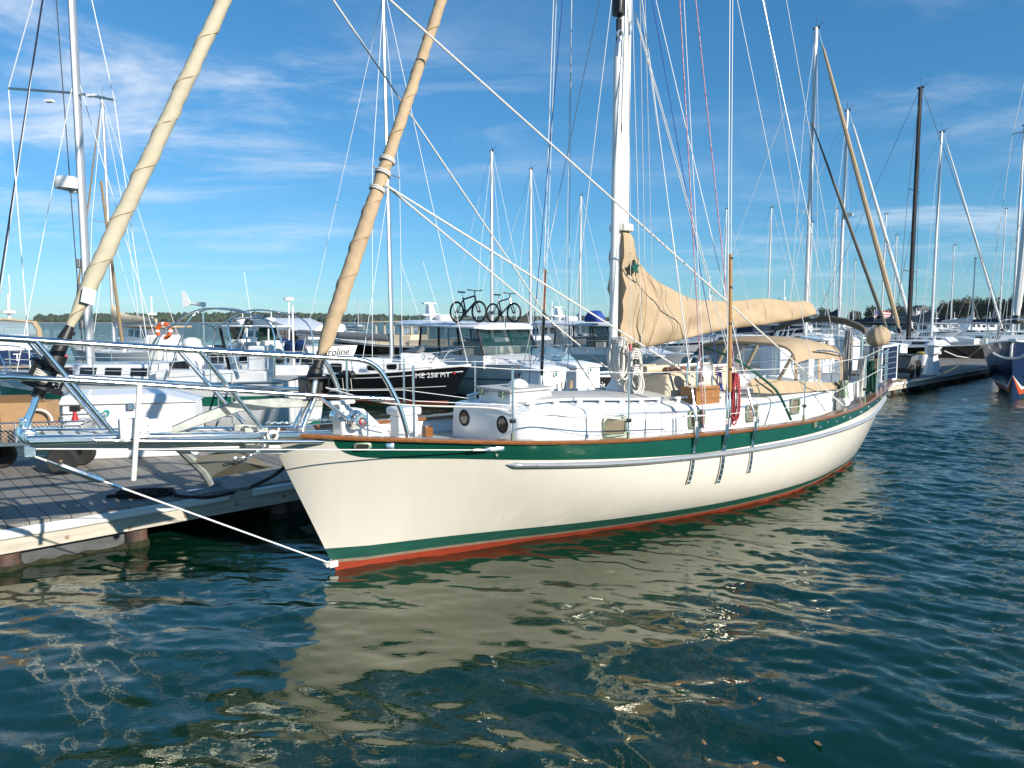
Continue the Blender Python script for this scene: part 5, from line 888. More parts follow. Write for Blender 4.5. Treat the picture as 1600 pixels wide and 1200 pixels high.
def reg_text(root, H_, L, body, size, mat, x0, z0, hw):   # letters laid on the bow, starboard side
    m1 = (H_.y((x0 + hw)/L, z0) - H_.y((x0 - hw)/L, z0))/(2*hw); m2 = (H_.y(x0/L, z0 + .12) - H_.y(x0/L, z0 - .12))/.24; y0 = H_.y(x0/L, z0)
    off = max(H_.y(x/L, z) - (y0 + m1*(x - x0) + m2*(z - z0)) for x in np.linspace(x0 - hw, x0 + hw, 15) for z in np.linspace(z0 - .13, z0 + .13, 5)) + .012
    tx(body, size, mat, root, frame((x0, y0 + off, z0), (-1, -m1, .03), (0, m2, 1)), 'registration_letters', .006)
SLIP = DTH + PI/2                                    # aft direction of boats lying bow-in on the far side
def mastpos(px, Y): return Vector(((px - 800)/FPX*(Y*math.cos(PIT) + 2*math.sin(PIT)), Y, 0))
def place(px, Y, ang, mx): p = mastpos(px, Y); return (p.x - mx*math.cos(ang), p.y - mx*math.sin(ang), 0)
def ztop(py, Y): return CAMH + (HOR - py)/FPX*Y*1.0
def yacht(label, px, Y, pyt, L=10, ang=SLIP, hullm='gelcoat', mastm='mast_grey', jib=None, cover=None, mxf=.42, beam=None, f=(1.35, 1.05, 1.15), stripe=None, boot=None, bottom=None, spr=((.5, .9),), det=2, win=3, dodger=None, rail=True, radar=None, wire='wire_white', jr=.07, group='sailboats in the marina', cabm='gelcoat', deckm='deck_grey', mr=.075):
    mx = L*mxf; beam = beam or L*.31; o = thing('moored_sailboat', label, 'sailboat', place(px, Y, ang, mx), ang, group); H_ = Hull(L, beam, *f); H_.make(o, hullm, boot, bottom, stripe, deckm)
    cabin_box(o, H_, L*.27, L*.66, beam*.33, .34, .42, cabm, win, slope=.5); zt = ztop(pyt, Y)
    q = MB(); q.hexa([(L*.68, -beam*.3, f[1] + .02), (L*.95, -beam*.3, f[2] + .02), (L*.95, beam*.3, f[2] + .02), (L*.68, beam*.3, f[1] + .02), (L*.68, -beam*.27, f[1] + .3), (L*.95, -beam*.27, f[2] + .22), (L*.95, beam*.27, f[2] + .22), (L*.68, beam*.27, f[1] + .3)]); q.build('cockpit_coaming', cabm, o, bevel=.03)
    rig(o, mx, f[1] + .35, zt, mastm, (.15, 0, f[0] + .05), (L*.98, f[2]), beam, jib, cover, L*.36, spr, det, radar, wire, jr, r=mr)
    if rail: rails(o, H_, .3, L*.97, .6, 5)
    if dodger: sub('dodger', o, lambda q: q.loft([[(x, beam*.3*y, f[1] + .35 + (h2)*z) for y, z in ((-1, 0), (-.95, .6), (-.7, .95), (0, 1.05), (.7, .95), (.95, .6), (1, 0))] for x, h2 in ((L*.62, .55), (L*.70, .75), (L*.78, .75))], 0, False, False), dodger)
    return o, H_
# --- the small black-hulled sailboat
ang = R(163); bw = at(735, 575, 22.6); L = 7.3; bs_ = thing('black_sailboat', 'small black-hulled sailboat with white cabin and registration letters ME 258 MY', 'sailboat', (bw.x, bw.y, 0), ang)
H_ = Hull(L, 2.35, 1.20, .92, .98, .12, .72); H_.make(bs_, 'black_gloss', None, 'red_bottom', [(.84, .865, 'white', .02, 1), (.46, .475, 'white', .1, 1)], 'gelcoat', 'white')
cb_ = cabin_box(bs_, H_, 1.3, 4.9, .82, .30, .46, 'white', 0, slope=.5)
for x, w_, h_, m_ in ((2.35, .34, .17, 'dark_glass'), (3.05, .34, .17, 'dark_glass'), (4.35, .42, .30, 'dark_glass')):
    z = H_.fz(x/L) + .17; y = .82 - .05
    sub('portlight', cb_, lambda q: q.loft([[(x + a, y + .05, z + c) for a, c in rrect(w_ + .08, h_ + .08, .08)], [(x + a, y + .012, z + c) for a, c in rrect(w_ + .08, h_ + .08, .08)]]), 'gelcoat'); sub('portlight_glass', cb_, lambda q: q.loft([[(x + a, y + .062, z + c) for a, c in rrect(w_, h_, .06)], [(x + a, y + .04, z + c) for a, c in rrect(w_, h_, .06)]]), m_)
sub('spray_hood', bs_, lambda q: q.hexa([(1.0, -.62, 1.15), (2.1, -.78, 1.05), (2.1, .78, 1.05), (1.0, .62, 1.15), (1.55, -.5, 1.55), (2.2, -.6, 1.60), (2.2, .6, 1.60), (1.55, .5, 1.55)]), 'white', bevel=.06)
sub('hatch', bs_, lambda q: q.hexa([(1.75, -.3, 1.60), (2.3, -.3, 1.62), (2.3, .3, 1.62), (1.75, .3, 1.60), (1.55, -.26, 1.80), (1.62, -.26, 1.84), (1.62, .26, 1.84), (1.55, .26, 1.80)]), 'blue_glass', bevel=.02)
rig(bs_, 2.75, 1.35, ztop(15, 23.4), 'alu', (.1, 0, 1.25), (6.3, 1.0), 2.35, None, None, 3.6, ((.52, .95),), 1.6, None, 'wire_white', lean=.12, boomz=2.05, r=.088)
sub('boom_cover', bs_, lambda q: q.tube([(2.85, 0, 2.05), (4.5, 0, 2.12), (6.3, 0, 2.25)], [.13, .12, .07], 10), 'grey_cloth')
rails(bs_, H_, .35, 6.2, .5, 5); fn = sub('fender', bs_, lambda q: q.tube([(4.0, H_.b(.6) + .04, .92), (3.93, H_.b(.6) + .06, .92), (3.5, H_.b(.6) + .06, .92), (3.42, H_.b(.6) + .04, .92)], [.03, .13, .13, .03], 12), 'black')
for x in (3.55, 3.85): sub('lanyard', fn, lambda q: q.tube([(x, H_.b(.6) - .02, 1.35), (x, H_.b(.6) + .15, 1.0), (x, H_.b(.6) + .05, .4)], .01, 5), 'rope_white')
reg_text(bs_, H_, L, 'ME 258 MY', .235, 'white', 1.10, .89, .72)
sub('sticker', bs_, lambda q: q.box(.42, .5, H_.y(.07, .95) + .01, H_.y(.07, .95) + .025, .92, 1.0), 'red')
# --- white sailboat with green stripe on the left
ang = R(-8); L = 8.6; ms = mastpos(145, 17.6); mx = 3.0; wgb = thing('striped_sailboat', 'white sailboat with green stripe and steel bimini hoops at left', 'sailboat', (ms.x - mx*math.cos(ang), ms.y - mx*math.sin(ang), 0), ang)
H_ = Hull(L, 2.9, 1.35, 1.18, 1.25, .1, .82); H_.make(wgb, 'gelcoat', 'stripe_green', None, [(.58, .76, 'stripe_green', 0, 1)], 'deck_grey', 'alu')
cb_ = cabin_box(wgb, H_, 1.9, 5.4, 1.0, .30, .42, 'gelcoat', 4, slope=.6); sub('companionway', wgb, lambda q: q.box(5.36, 5.42, -.35, .35, 1.15, 1.62), 'black')
m_ = rig(wgb, mx, 1.45, 13.2, 'mast_grey', (.15, 0, 1.4), (8.5, 1.25), 2.9, None, None, 0, (), 1.6, None, 'wire_white', boomz=2.6, r=.10, stays=False)
zs_ = ztop(158, 17.6)
for e, y in ((Vector((mx - 2.1, .3, zs_ + .30)), -1.3), (Vector((mx + 1.2, -.3, zs_ - .30)), 1.3)):
    sub('spreader_bar', m_, lambda q: q.tube([(mx, 0, zs_ + .0), e], .03, 8), 'steel_dull'); sub('shroud', wgb, lambda q: q.tube([(mx + (.7 if y > 0 else -.5), y, 1.3), e, (mx, 0, 12.8)], .012, 5), 'wire_white'); sub('deck_light', m_, lambda q: q.box((mx*.6 + e.x*.4) - .1, (mx*.6 + e.x*.4) + .1, e.y*.4 - .06, e.y*.4 + .06, zs_ - .14, zs_ - .09), 'white')
    sub('inner_shroud', wgb, lambda q: q.tube([(mx + (1.1 if y > 0 else -.9), y, 1.3), (mx, 0, 8.6)], .009, 5), 'wire_white')
zr = ztop(292, 17.6); sub('radar', m_, lambda q: (q.lathe([(.06, zr - .18), (.27, zr - .14), (.29, zr + .06), (.22, zr + .14), (.02, zr + .16)], 18, (mx - .3, -.1, 0)), q.box(mx - .3, mx, -.06, .06, zr - .22, zr - .16)), 'white')
sub('mast_gear', m_, lambda q: [q.box(mx - .2, mx - .08, -.1, .05, z, z + .22) for z in (2.4, 3.3, 3.9)], 'poly_grey', bevel=.02); sub('radio_antenna', m_, lambda q: q.tube([(mx - .1, -.12, 1.5), (mx - .35, -.12, 12)], .012, 5), 'wire_dark')
sub('inner_stay', wgb, lambda q: q.tube([(.1, 0, 1.5), (mx - .1, 0, 13)], .02, 6), 'navy_cloth'); sub('furled_inner', wgb, lambda q: q.tube([(mx + .75, .2, 1.9), (mx + .45, .1, 6)], [.04, .03], 8), 'tan_dark')
sub('dark_stay', wgb, lambda q: q.tube([(1.0, -.9, 1.4), (.95, -.8, 2.55), (.85, -.3, 12)], .026, 8), 'mast_black'); sub('stay_fitting', wgb, lambda q: q.tube([(.96, -.83, 2.2), (.955, -.8, 2.55)], .05, 8), 'black')
for k, (x0, x1, zt_, w_) in enumerate(((5.35, 5.75, 2.5, 1.15), (5.9, 6.6, 2.85, 1.25), (7.6, 7.3, 2.62, 1.2))):
    sub('bimini_hoop', wgb, lambda q: q.tube(smoothpath([(x0, -w_, 1.35), (x0 + (x1 - x0)*.7, -w_, zt_ - .35), (x1, -w_*.8, zt_ - .03), (x1, 0, zt_ + .06), (x1, w_*.8, zt_ - .03), (x0 + (x1 - x0)*.7, w_, zt_ - .35), (x0, w_, 1.35)], 5), .02, 8), 'steel')
for sd in (-1, 1): sub('bimini_strut', wgb, lambda q: q.tube(smoothpath([(5.75, sd*1.0, 2.42), (6.6, sd*1.05, 2.86), (7.6, sd*1.0, 2.80), (8.3, sd*1.0, 2.45), (8.35, sd*1.05, 1.3)], 5), .02, 8), 'steel')
sub('steering_wheel', wgb, lambda q: (q.torus((6.9, 0, 1.62), .5, .018, 28, 6, 'x'), [q.tube([(6.9, 0, 1.62), (6.9, .5*math.cos(a), 1.62 + .5*math.sin(a))], .01, 5) for a in np.arange(0, 6.28, 1.05)]), 'steel'); sub('wheel_pedestal', wgb, lambda q: (q.box(6.6, 6.85, -.14, .14, 1.2, 1.85), q.lathe([(.14, 1.85), (.12, 1.98), (.02, 2.03)], 14, (6.72, 0, 0))), 'white', bevel=.03)
sub('cockpit_seat', wgb, lambda q: (q.box(5.5, 8.2, -1.15, -.7, 1.2, 1.5), q.box(5.5, 8.2, .7, 1.15, 1.2, 1.5)), 'gelcoat', bevel=.04)
sub('stern_locker', wgb, lambda q: q.box(7.75, 8.15, -1.1, -.55, 1.5, 2.05), 'plastic_white', bevel=.03); sub('boarding_ladder', wgb, lambda q: [q.tube([(7.2 + dx, -H_.b(.86) - .06, 1.45), (7.2 + dx, -H_.b(.86) - .10, .35)], .018, 6) for dx in (0, .32)] + [q.tube([(7.2, -H_.b(.86) - .08, z), (7.52, -H_.b(.86) - .08, z)], .015, 6) for z in (.5, .75, 1.0, 1.25)], 'steel_dull')
gp = sub('generator_pole', wgb, lambda q: q.tube([(7.9, .9, 1.3), (7.9, .9, 3.0)], .025, 8), 'mast_white')
wv = sub('wind_generator', wgb, lambda q: (q.tube([(5.2, .9, 3.05), (5.55, .9, 3.02)], [.03, .07], 10), q.prism([(4.95, .9, 2.95), (5.2, .9, 3.02), (5.15, .9, 3.1), (5.02, .9, 3.35), (4.93, .9, 3.38)], (0, .02, 0))), 'white'); sub('mount_pole', wv, lambda q: q.tube([(5.5, .9, 1.3), (5.5, .9, 3.0)], .022, 8), 'steel')
sub('antenna_dome', wgb, lambda q: (q.lathe([(.2, 2.02), (.22, 2.06), (.2, 2.16), (.1, 2.22), (.01, 2.23)], 16, (6.1, -.6, 0)), q.tube([(6.1, -.6, 1.4), (6.1, -.6, 2.04)], .03, 8)), 'white'); sub('stern_box', wgb, lambda q: q.box(5.25, 5.5, -.95, -.75, 1.7, 2.25), 'offwhite', bevel=.03)
sub('dark_strut', wgb, lambda q: q.tube([(7.0, -.9, 2.45), (7.35, -1.1, 1.3)], .035, 8), 'mast_black'); rails(wgb, H_, .3, 8.4, .6, 6)
lb = thing('lifebuoy', 'orange lifebuoy with white bands on the left sailboat rail', 'lifebuoy', at(256, 517, 17.4), ang); q = MB(); q.torus((0, 0, 0), .17, .05, 24, 10, 'y'); q.build('ring', 'orange', lb)
for a in (0, PI/2, PI, 1.5*PI): sub('band', lb, lambda q: q.torus((0, 0, 0), .17, .053, 4, 10, 'y', 0, a - .16, a + .16), 'white')
tl = thing('dock_hose', 'tan hose hanging in loops from the left sailboat stern', 'hose', at(372, 597, 17.2), ang); sub('loops', tl, lambda q: q.tube(smoothpath([(-.3, 0, .8), (-.15, 0, .3), (.2, 0, -.05), (.3, 0, .15), (.05, 0, .18), (-.1, 0, -.2), (.1, 0, -.9), (-.4, 0, -1.1)], 6), .022, 6), 'rope_tan')
fd_ = thing('red_fender', 'red fender lying on the left sailboat side deck', 'fender', at(89, 562, 16.8), R(-14)); sub('body', fd_, lambda q: q.tube([(-.3, 0, -.03), (-.22, 0, 0), (.2, 0, .07), (.3, 0, .08)], [.04, .09, .09, .03], 12), 'red')
# --- cabin cruisers with green glass (one carries two bicycles)
def glass_cruiser(label, cpx, Y, L, ang, reg, group='glass-sided cabin cruisers'):
    p = mastpos(cpx, Y); mx = L*.47; o = thing('cabin_cruiser', label, 'motorboat', (p.x - mx*math.cos(ang), p.y - mx*math.sin(ang), 0), ang, group); H_ = Hull(L, L*.34, 1.25, 1.12, 1.0, .16, .92, .45); H_.make(o, 'gelcoat', None, 'black', [(.55, .60, 'skin_grey', .05, 1)], 'gelcoat')
    w_ = L*.135; x0, x1 = L*.30, L*.68; z0 = 1.12; zt = 2.40
    sub('foredeck_trunk', o, lambda q: q.hexa([(L*.10, -w_*.6, z0), (x0 + .4, -w_, z0), (x0 + .4, w_, z0), (L*.10, w_*.6, z0), (L*.16, -w_*.45, z0 + .16), (x0 + .4, -w_*.85, z0 + .42), (x0 + .4, w_*.85, z0 + .42), (L*.16, w_*.45, z0 + .16)]), 'gelcoat', bevel=.06)
    g = [(x0, -w_, z0 + .35), (x1, -w_, z0 + .25), (x1, w_, z0 + .25), (x0, w_, z0 + .35)]; tp = [(x0 + .5, -w_*.9, zt), (x1, -w_*.9, zt), (x1, w_*.9, zt), (x0 + .5, w_*.9, zt)]
    sub('cabin_side', o, lambda q: q.hexa([(x0, -w_, z0 - .1), (x1 + 1.2, -w_, z0 - .1), (x1 + 1.2, w_, z0 - .1), (x0, w_, z0 - .1)] + [(x0 + .0, -w_, z0 + .36), (x1 + 1.2, -w_, z0 + .22), (x1 + 1.2, w_, z0 + .22), (x0, w_, z0 + .36)]), 'gelcoat', bevel=.03)
    V = Vector
    def pane(a, b, c, d): sub('window', o, lambda q: q.prism([V(a), V(b), V(c), V(d)], (0, 0, .002)) if 0 else q.add([a, b, c, d], [(0, 1, 2, 3)]), 'green_glass' if 0 else 'tint_glass', smooth=0)
    for sd in (0, 1):
        A, B_, C_, D_ = (V(g[0]), V(g[1]), V(tp[1]), V(tp[0])) if sd == 0 else (V(g[3]), V(g[2]), V(tp[2]), V(tp[3]))
        for k in range(3): a, c = k/3 + .02, (k + 1)/3 - .02; pane(A.lerp(B_, a), A.lerp(B_, c), D_.lerp(C_, c), D_.lerp(C_, a))
        for k in range(4): sub('pillar', o, lambda q: q.tube([A.lerp(B_, k/3), D_.lerp(C_, k/3)], .045, 6), 'black')
    for k in range(2): a, c = k/2 + .03, (k + 1)/2 - .03; A, B_, C_, D_ = V(g[0]), V(g[3]), V(tp[3]), V(tp[0]); pane(A.lerp(B_, a), A.lerp(B_, c), D_.lerp(C_, c), D_.lerp(C_, a))
    sub('helm_console', o, lambda q: (q.box(x0 + .5, x0 + 1.0, -w_*.7, w_*.7, z0 - .1, z0 + .62), q.box(x0 + 1.7, x0 + 2.3, -w_*.6, w_*.6, z0 - .1, z0 + .75)), 'offwhite', bevel=.05)
    rf_ = sub('hardtop', o, lambda q: q.loft([[(x, -w_*k*1.12, z - .05), (x, w_*k*1.12, z - .05), (x, w_*k*1.12, z + .02), (x, w_*k*.9, z + .13), (x, 0, z + .17), (x, -w_*k*.9, z + .13), (x, -w_*k*1.12, z + .02)] for x, z, k in ((x0 + .1, zt - .03, .75), (x0 + .4, zt, .95), (x1, zt + .07, 1), (x1 + 1.3, zt + .1, .96), (x1 + 1.6, zt + .08, .85))]), 'gelcoat', bevel=.02)
    sub('solar_sheet', rf_, lambda q: q.box(x0 + .7, x0 + 1.7, -w_*.75, -w_*.05, zt + .165, zt + .185), 'solar'); [sub('aft_post', o, lambda q: q.tube([(x1 + 1.35, sd*w_*.9, z0), (x1 + 1.35, sd*w_*.9, zt + .05)], .04, 8), 'gelcoat') for sd in (-1, 1)]
    ra = sub('radar_mast', rf_, lambda q: (q.hexa([(x1 + .7, -.2, zt + .2), (x1 + 1.1, -.2, zt + .2), (x1 + 1.1, .2, zt + .2), (x1 + .7, .2, zt + .2), (x1 + .95, -.1, zt + .85), (x1 + 1.15, -.1, zt + .85), (x1 + 1.15, .1, zt + .85), (x1 + .95, .1, zt + .85)]), q.box(x1 + .7, x1 + 1.0, -.55, .55, zt + .42, zt + .48), q.box(x1 + .95, x1 + 1.15, -.3, .3, zt + .86, zt + .92)), 'gelcoat', bevel=.02)
    sub('radar_dome', rf_, lambda q: q.lathe([(.1, zt + .2), (.33, zt + .23), (.35, zt + .36), (.28, zt + .45), (.02, zt + .48)], 18, (x1 + .35, -.2, 0)), 'white')
    for sd in (-1, 1): sub('whip_antenna', rf_, lambda q: q.tube([(x1 + 1.0, sd*.5, zt + .3), (x1 + 2.2, sd*.55, zt + 2.6)], .012, 5), 'wire_white')
    rails(o, H_, .3, L*.62, .6, 5, True, .018); a_ = sub('anchor', o, lambda q: (q.tube([(.5, 0, 1.32), (-.25, 0, 1.30)], .04, 6), q.add([(-.25, 0, 1.3), (.12, -.2, 1.22), (.12, .2, 1.22), (-.12, 0, 1.0)], [(0, 1, 3), (0, 3, 2), (1, 2, 3), (0, 2, 1)])), 'galv')
    if reg: reg_text(o, H_, L, reg, .2, 'skin_grey', 1.6, .85, .35)
    return o, H_, (x0, x1, w_, zt)
gcr, GH, (x0, x1, w_, zt) = glass_cruiser('white glass-sided cabin cruiser carrying two bicycles on its roof', 752, 25.5, 9.6, SLIP, 'ME 20')
def bicycle(label, foot, yaw, sc_, fr_):
    o = thing('bicycle', label, 'bicycle', foot, yaw, 'bicycles on the cruiser roof'); o.scale = (sc_,)*3; r = .34; wb = 1.05
    for x in (0, wb):
        w2 = sub('wheel', o, lambda q: q.torus((x, 0, r), r - .02, .03, 30, 6, 'y'), 'rubber'); sub('rim', w2, lambda q: q.torus((x, 0, r), r - .05, .013, 30, 5, 'y'), 'black'); sub('spokes', w2, lambda q: [q.tube([(x, 0, r), (x + (r - .05)*math.cos(a), 0, r + (r - .05)*math.sin(a))], .003, 4) for a in np.arange(0, 6.28, .35)], 'steel_dull'); sub('hub', w2, lambda q: q.lathe([(.03, -.05), (.03, .05)], 8, (x, 0, r), 'y'), 'black')
    BB, ST_, HT, HB_ = (.43, 0, .30), (.30, 0, .80), (.86, 0, .84), (.90, 0, .66)
    sub('frame', o, lambda q: (q.tube([BB, ST_], .026, 8), q.tube([(.32, 0, .74), HT], .028, 8), q.tube([BB, HB_], .034, 8), q.tube([HT, HB_], .03, 8), [q.tube([BB, (0, y, r)], .016, 6) for y in (-.05, .05)], [q.tube([(.32, 0, .74), (0, y, r)], .013, 6) for y in (-.05, .05)]), fr_)
    sub('fork', o, lambda q: [q.tube([HB_, (.93, y*.8, .6), (wb, y, r)], .018, 6) for y in (-.06, .06)], 'black'); hb = sub('handlebar', o, lambda q: (q.tube([HT, (.84, 0, .96), (.9, 0, 1.0)], .018, 6), q.tube([(.86, -.3, 1.02), (.92, -.1, 1.0), (.92, .1, 1.0), (.86, .3, 1.02)], .015, 6)), 'black')
    for y in (-1, 1): sub('grip', hb, lambda q: q.tube([(.88, y*.2, 1.015), (.85, y*.32, 1.02)], .022, 6), 'rubber')
    sub('seat_post', o, lambda q: q.tube([ST_, (.265, 0, .95)], .015, 6), 'steel_dull'); sub('saddle', o, lambda q: q.loft([[(x, -w3, z), (x, w3, z), (x, w3*.7, z + .05), (x, -w3*.7, z + .05)] for x, w3, z in ((.10, .07, .96), (.2, .065, .95), (.32, .025, .945), (.40, .018, .94))]), 'black', bevel=.01)
    sub('crank', o, lambda q: (q.lathe([(.09, -.045), (.09, -.04)], 18, BB, 'y'), q.tube([(.43, -.06, .30), (.55, -.06, .20)], .012, 6), q.tube([(.43, .06, .30), (.31, .06, .40)], .012, 6), q.box(.51, .6, -.14, -.06, .185, .205), q.box(.27, .36, .06, .14, .395, .415)), 'black'); sub('chain', o, lambda q: (q.tube([(.43, -.045, .39), (0, -.045, r + .05)], .006, 4), q.tube([(.43, -.045, .21), (0, -.045, r - .05)], .006, 4), q.lathe([(.06, -.05), (.06, -.04)], 14, (0, 0, r), 'y')), 'black'); return o
Yb = 24.6; p1, p2 = at(714, 503.5, Yb), at(770, 503.5, Yb + .1); zz_ = zt + .16
b1_ = bicycle('larger dark bicycle, left of the two on the cruiser roof', (p1.x, p1.y, zz_), R(-44), 1.06, 'navy_cloth'); b2_ = bicycle('smaller dark blue bicycle, right of the two on the cruiser roof', (p2.x, p2.y, zz_), R(-44), .97, 'navy')
rk = sub('bike_rack', gcr, lambda q: [(q.box(x0 + .55, x1 + 1.3, y - .03, y + .03, zt + .15, zt + .19)) for y in (-.25, .25)], 'black')
glass_cruiser('white glass-sided cruiser behind the mast with blue roof cover', 948, 33, 10.0, SLIP, None); 
bc_ = thing('blue_cover', 'folded bright blue cover on the roof behind the mast', 'cover', at(929, 503, 31.5), SLIP); sub('bundle', bc_, lambda q: q.loft([[(x, y*w3, z*h3) for y, z in ((-.5, 0), (.5, 0), (.5, .6), (.25, 1), (-.25, 1), (-.5, .6))] for x, w3, h3 in ((-.4, .5, .3), (-.2, .65, .5), (.2, .7, .48), (.4, .5, .3))]), 'blue_cloth', bevel=.05)
wc_ = thing('covered_dinghy', 'pale blue shrink-covered dinghy behind the left dock box', 'dinghy', mastpos(857, 24.5) + Vector((0, 0, .48)), SLIP); sub('cover', wc_, lambda q: q.loft([[(x, -w3, 0), (x, -w3, .35*h3), (x, -w3*.5, .75*h3), (x, 0, .95*h3), (x, w3*.5, .75*h3), (x, w3, .35*h3), (x, w3, 0)] for x, w3, h3 in ((-1.4, .2, .5), (-.9, .75, 1.1), (0, .85, 1.35), (.9, .8, 1.2), (1.3, .5, .7))]), 'ltblue', smooth=25); sub('hull', wc_, lambda q: q.box(-1.2, 1.1, -.75, .75, -.15, .02), 'gelcoat', bevel=.05)
tr_ = thing('kayak', 'pale grey upturned dinghy lying beside the left dock box', 'dinghy', dpos(818, 3.4), SLIP); sub('hull', tr_, lambda q: q.loft([[(x, -w3, .02), (x, -w3*.8, .25), (x, 0, .36), (x, w3*.8, .25), (x, w3, .02)] for x, w3 in ((-1.3, .1), (-.8, .4), (0, .5), (.8, .42), (1.4, .12))]), 'skin_grey', smooth=60)
# --- motor boats on the left
def motorboat(name, label, cpx, Y, L, ang, kind, hullm, group='motorboats across the water', text=None, tsz=.5, canopy='tan'):
    p = mastpos(cpx, Y); mx = L*.5; o = thing(name, label, 'motorboat', (p.x - mx*math.cos(ang), p.y - mx*math.sin(ang), 0), ang, group); beam = L*.34; H_ = Hull(L, beam, 1.5 if kind != 'rib' else .9, 1.15 if kind != 'rib' else .75, 1.1 if kind != 'rib' else .7, .15, .95, .45); H_.make(o, hullm, 'white' if hullm != 'gelcoat' else 'navy', None, [(.90, .97, 'navy' if hullm == 'gelcoat' else 'white', .02, 1)], 'gelcoat'); w_ = beam*.38
    if kind == 'fly':
        cabin_box(o, H_, L*.22, L*.62, w_, .75, .95, 'gelcoat', 3, 'dark_glass', slope=.9, wz=(.4, .85)); z = 2.05
        fb_ = sub('flybridge', o, lambda q: q.hexa([(L*.36, -w_*.9, z), (L*.86, -w_*1.02, z), (L*.86, w_*1.02, z), (L*.36, w_*.9, z), (L*.33, -w_*.95, z + .65), (L*.62, -w_*1.02, z + .75), (L*.62, w_*1.02, z + .75), (L*.33, w_*.95, z + .65)]), 'gelcoat', bevel=.06); sub('windscreen', fb_, lambda q: q.hexa([(L*.34, -w_*.8, z + .68), (L*.36, -w_*.8, z + .7), (L*.36, w_*.8, z + .7), (L*.34, w_*.8, z + .68), (L*.37, -w_*.75, z + 1.0), (L*.38, -w_*.75, z + 1.0), (L*.38, w_*.75, z + 1.0), (L*.37, w_*.75, z + 1.0)]), 'blue_glass')
        sub('aft_bulkhead', o, lambda q: q.box(L*.615, L*.63, -w_, w_, 1.0, 2.05), 'gelcoat'); sub('aft_door', o, lambda q: q.box(L*.63, L*.64, -.35, .35, 1.1, 1.9), 'dark_glass'); sub('teak_ladder', o, lambda q: [q.tube([(L*.66, -w_*.7 + dx, 1.1), (L*.64, -w_*.7 + dx, 2.3)], .03, 6) for dx in (0, .35)] + [q.tube([(L*.65, -w_*.7, zz2), (L*.65, -w_*.7 + .35, zz2)], .025, 6) for zz2 in (1.3, 1.55, 1.8, 2.05)], 'dorade_wood')
        sub('cover_ball', o, lambda q: q.lathe([(.02, -.26), (.2, -.18), (.28, 0), (.2, .18), (.02, .26)], 16, (L*.40, -w_ - .1, 2.45), 'y'), 'black'); sub('radar_mast', o, lambda q: (q.tube([(L*.6, 0, 2.8), (L*.6, 0, 3.9)], .05, 6), q.lathe([(.1, 3.9), (.32, 3.95), (.32, 4.1), (.05, 4.2)], 14, (L*.6, 0, 0))), 'white'); sub('davit_dinghy', o, lambda q: q.tube([(L*.95, -w_*.9, 1.6), (L*.95, -w_*.3, 1.9), (L*.95, w_*.5, 2.1), (L*.95, w_*.9, 2.2)], [.1, .42, .45, .2], 12, sx=.5), 'gelcoat')
        sub('whip_antenna', o, lambda q: q.tube([(L*.4, -w_*.9, 2.7), (L*.36, -w_, 5.8)], .02, 5), 'wire_white')
    elif kind == 'sedan':
        cabin_box(o, H_, L*.25, L*.66, w_, .95, 1.05, 'gelcoat', 3, 'dark_glass', slope=.8, wz=(.4, .85)); sub('hardtop', o, lambda q: q.box(L*.36, L*.78, -w_*1.05, w_*1.05, 2.2, 2.32), canopy, bevel=.05)
        sub('mast', o, lambda q: (q.tube([(L*.5, 0, 2.3), (L*.5, 0, 4.2)], .05, 6), q.lathe([(.06, 2.95), (.3, 3.0), (.3, 3.12), (.05, 3.2)], 14, (L*.5, 0, 0))), 'white')
    elif kind == 'canopy':
        cabin_box(o, H_, L*.2, L*.5, w_, .5, .7, 'gelcoat', 2, slope=.8); z = 1.7
        for k in range(4): x = L*.5 + k*L*.13; sub('canopy_panel', o, lambda q: q.loft([[(xx, y*w_*1.05, z + .95*f) for y, f in ((-1, 0), (-.98, .5), (-.85, .9), (0, 1.05), (.85, .9), (.98, .5), (1, 0))] for xx in (x + .04, x + L*.13 - .04)], 0, False, False), canopy if k % 2 == 0 else 'vinyl')
        for x in (L*.5, L*.63, L*.76, L*.89, L*1.0): sub('canopy_bow', o, lambda q: q.tube([(x, y*w_*1.06, z + .96*f) for y, f in ((-1, 0), (-.98, .5), (-.85, .9), (0, 1.05), (.85, .9), (.98, .5), (1, 0))], .05, 6), canopy)
        sub('aft_panel', o, lambda q: q.add([(L, y*w_*1.04, z + .94*f) for y, f in ((-1, 0), (-.98, .5), (-.85, .9), (0, 1.05), (.85, .9), (.98, .5), (1, 0))], [(0, 1, 2, 3, 4, 5, 6)]), 'vinyl'); sub('cockpit_side', o, lambda q: (q.box(L*.5, L*.995, -w_*1.03, -w_*.95, 1.0, z), q.box(L*.5, L*.995, w_*.95, w_*1.03, 1.0, z), q.box(L*.97, L*.995, -w_, w_, 1.0, z)), 'gelcoat')
        sub('mast', o, lambda q: (q.tube([(L*.6, 0, 2.6), (L*.6, 0, 4.1)], .07, 8), q.lathe([(.06, 3.0), (.36, 3.05), (.36, 3.18), (.05, 3.26)], 14, (L*.6, 0, 0)), q.tube([(L*.6, .1, 4.0), (L*.6, .1, 5.2)], .03, 6)), 'white'); sub('swim_platform', o, lambda q: q.box(L, L + .6, -beam*.4, beam*.4, .22, .32), 'teak_grey')
        sub('dark_window', o, lambda q: q.box(L*.75, L*.82, -w_*1.06, -w_*1.03, 1.25, 1.65), 'dark_glass')
    elif kind == 'trawler':
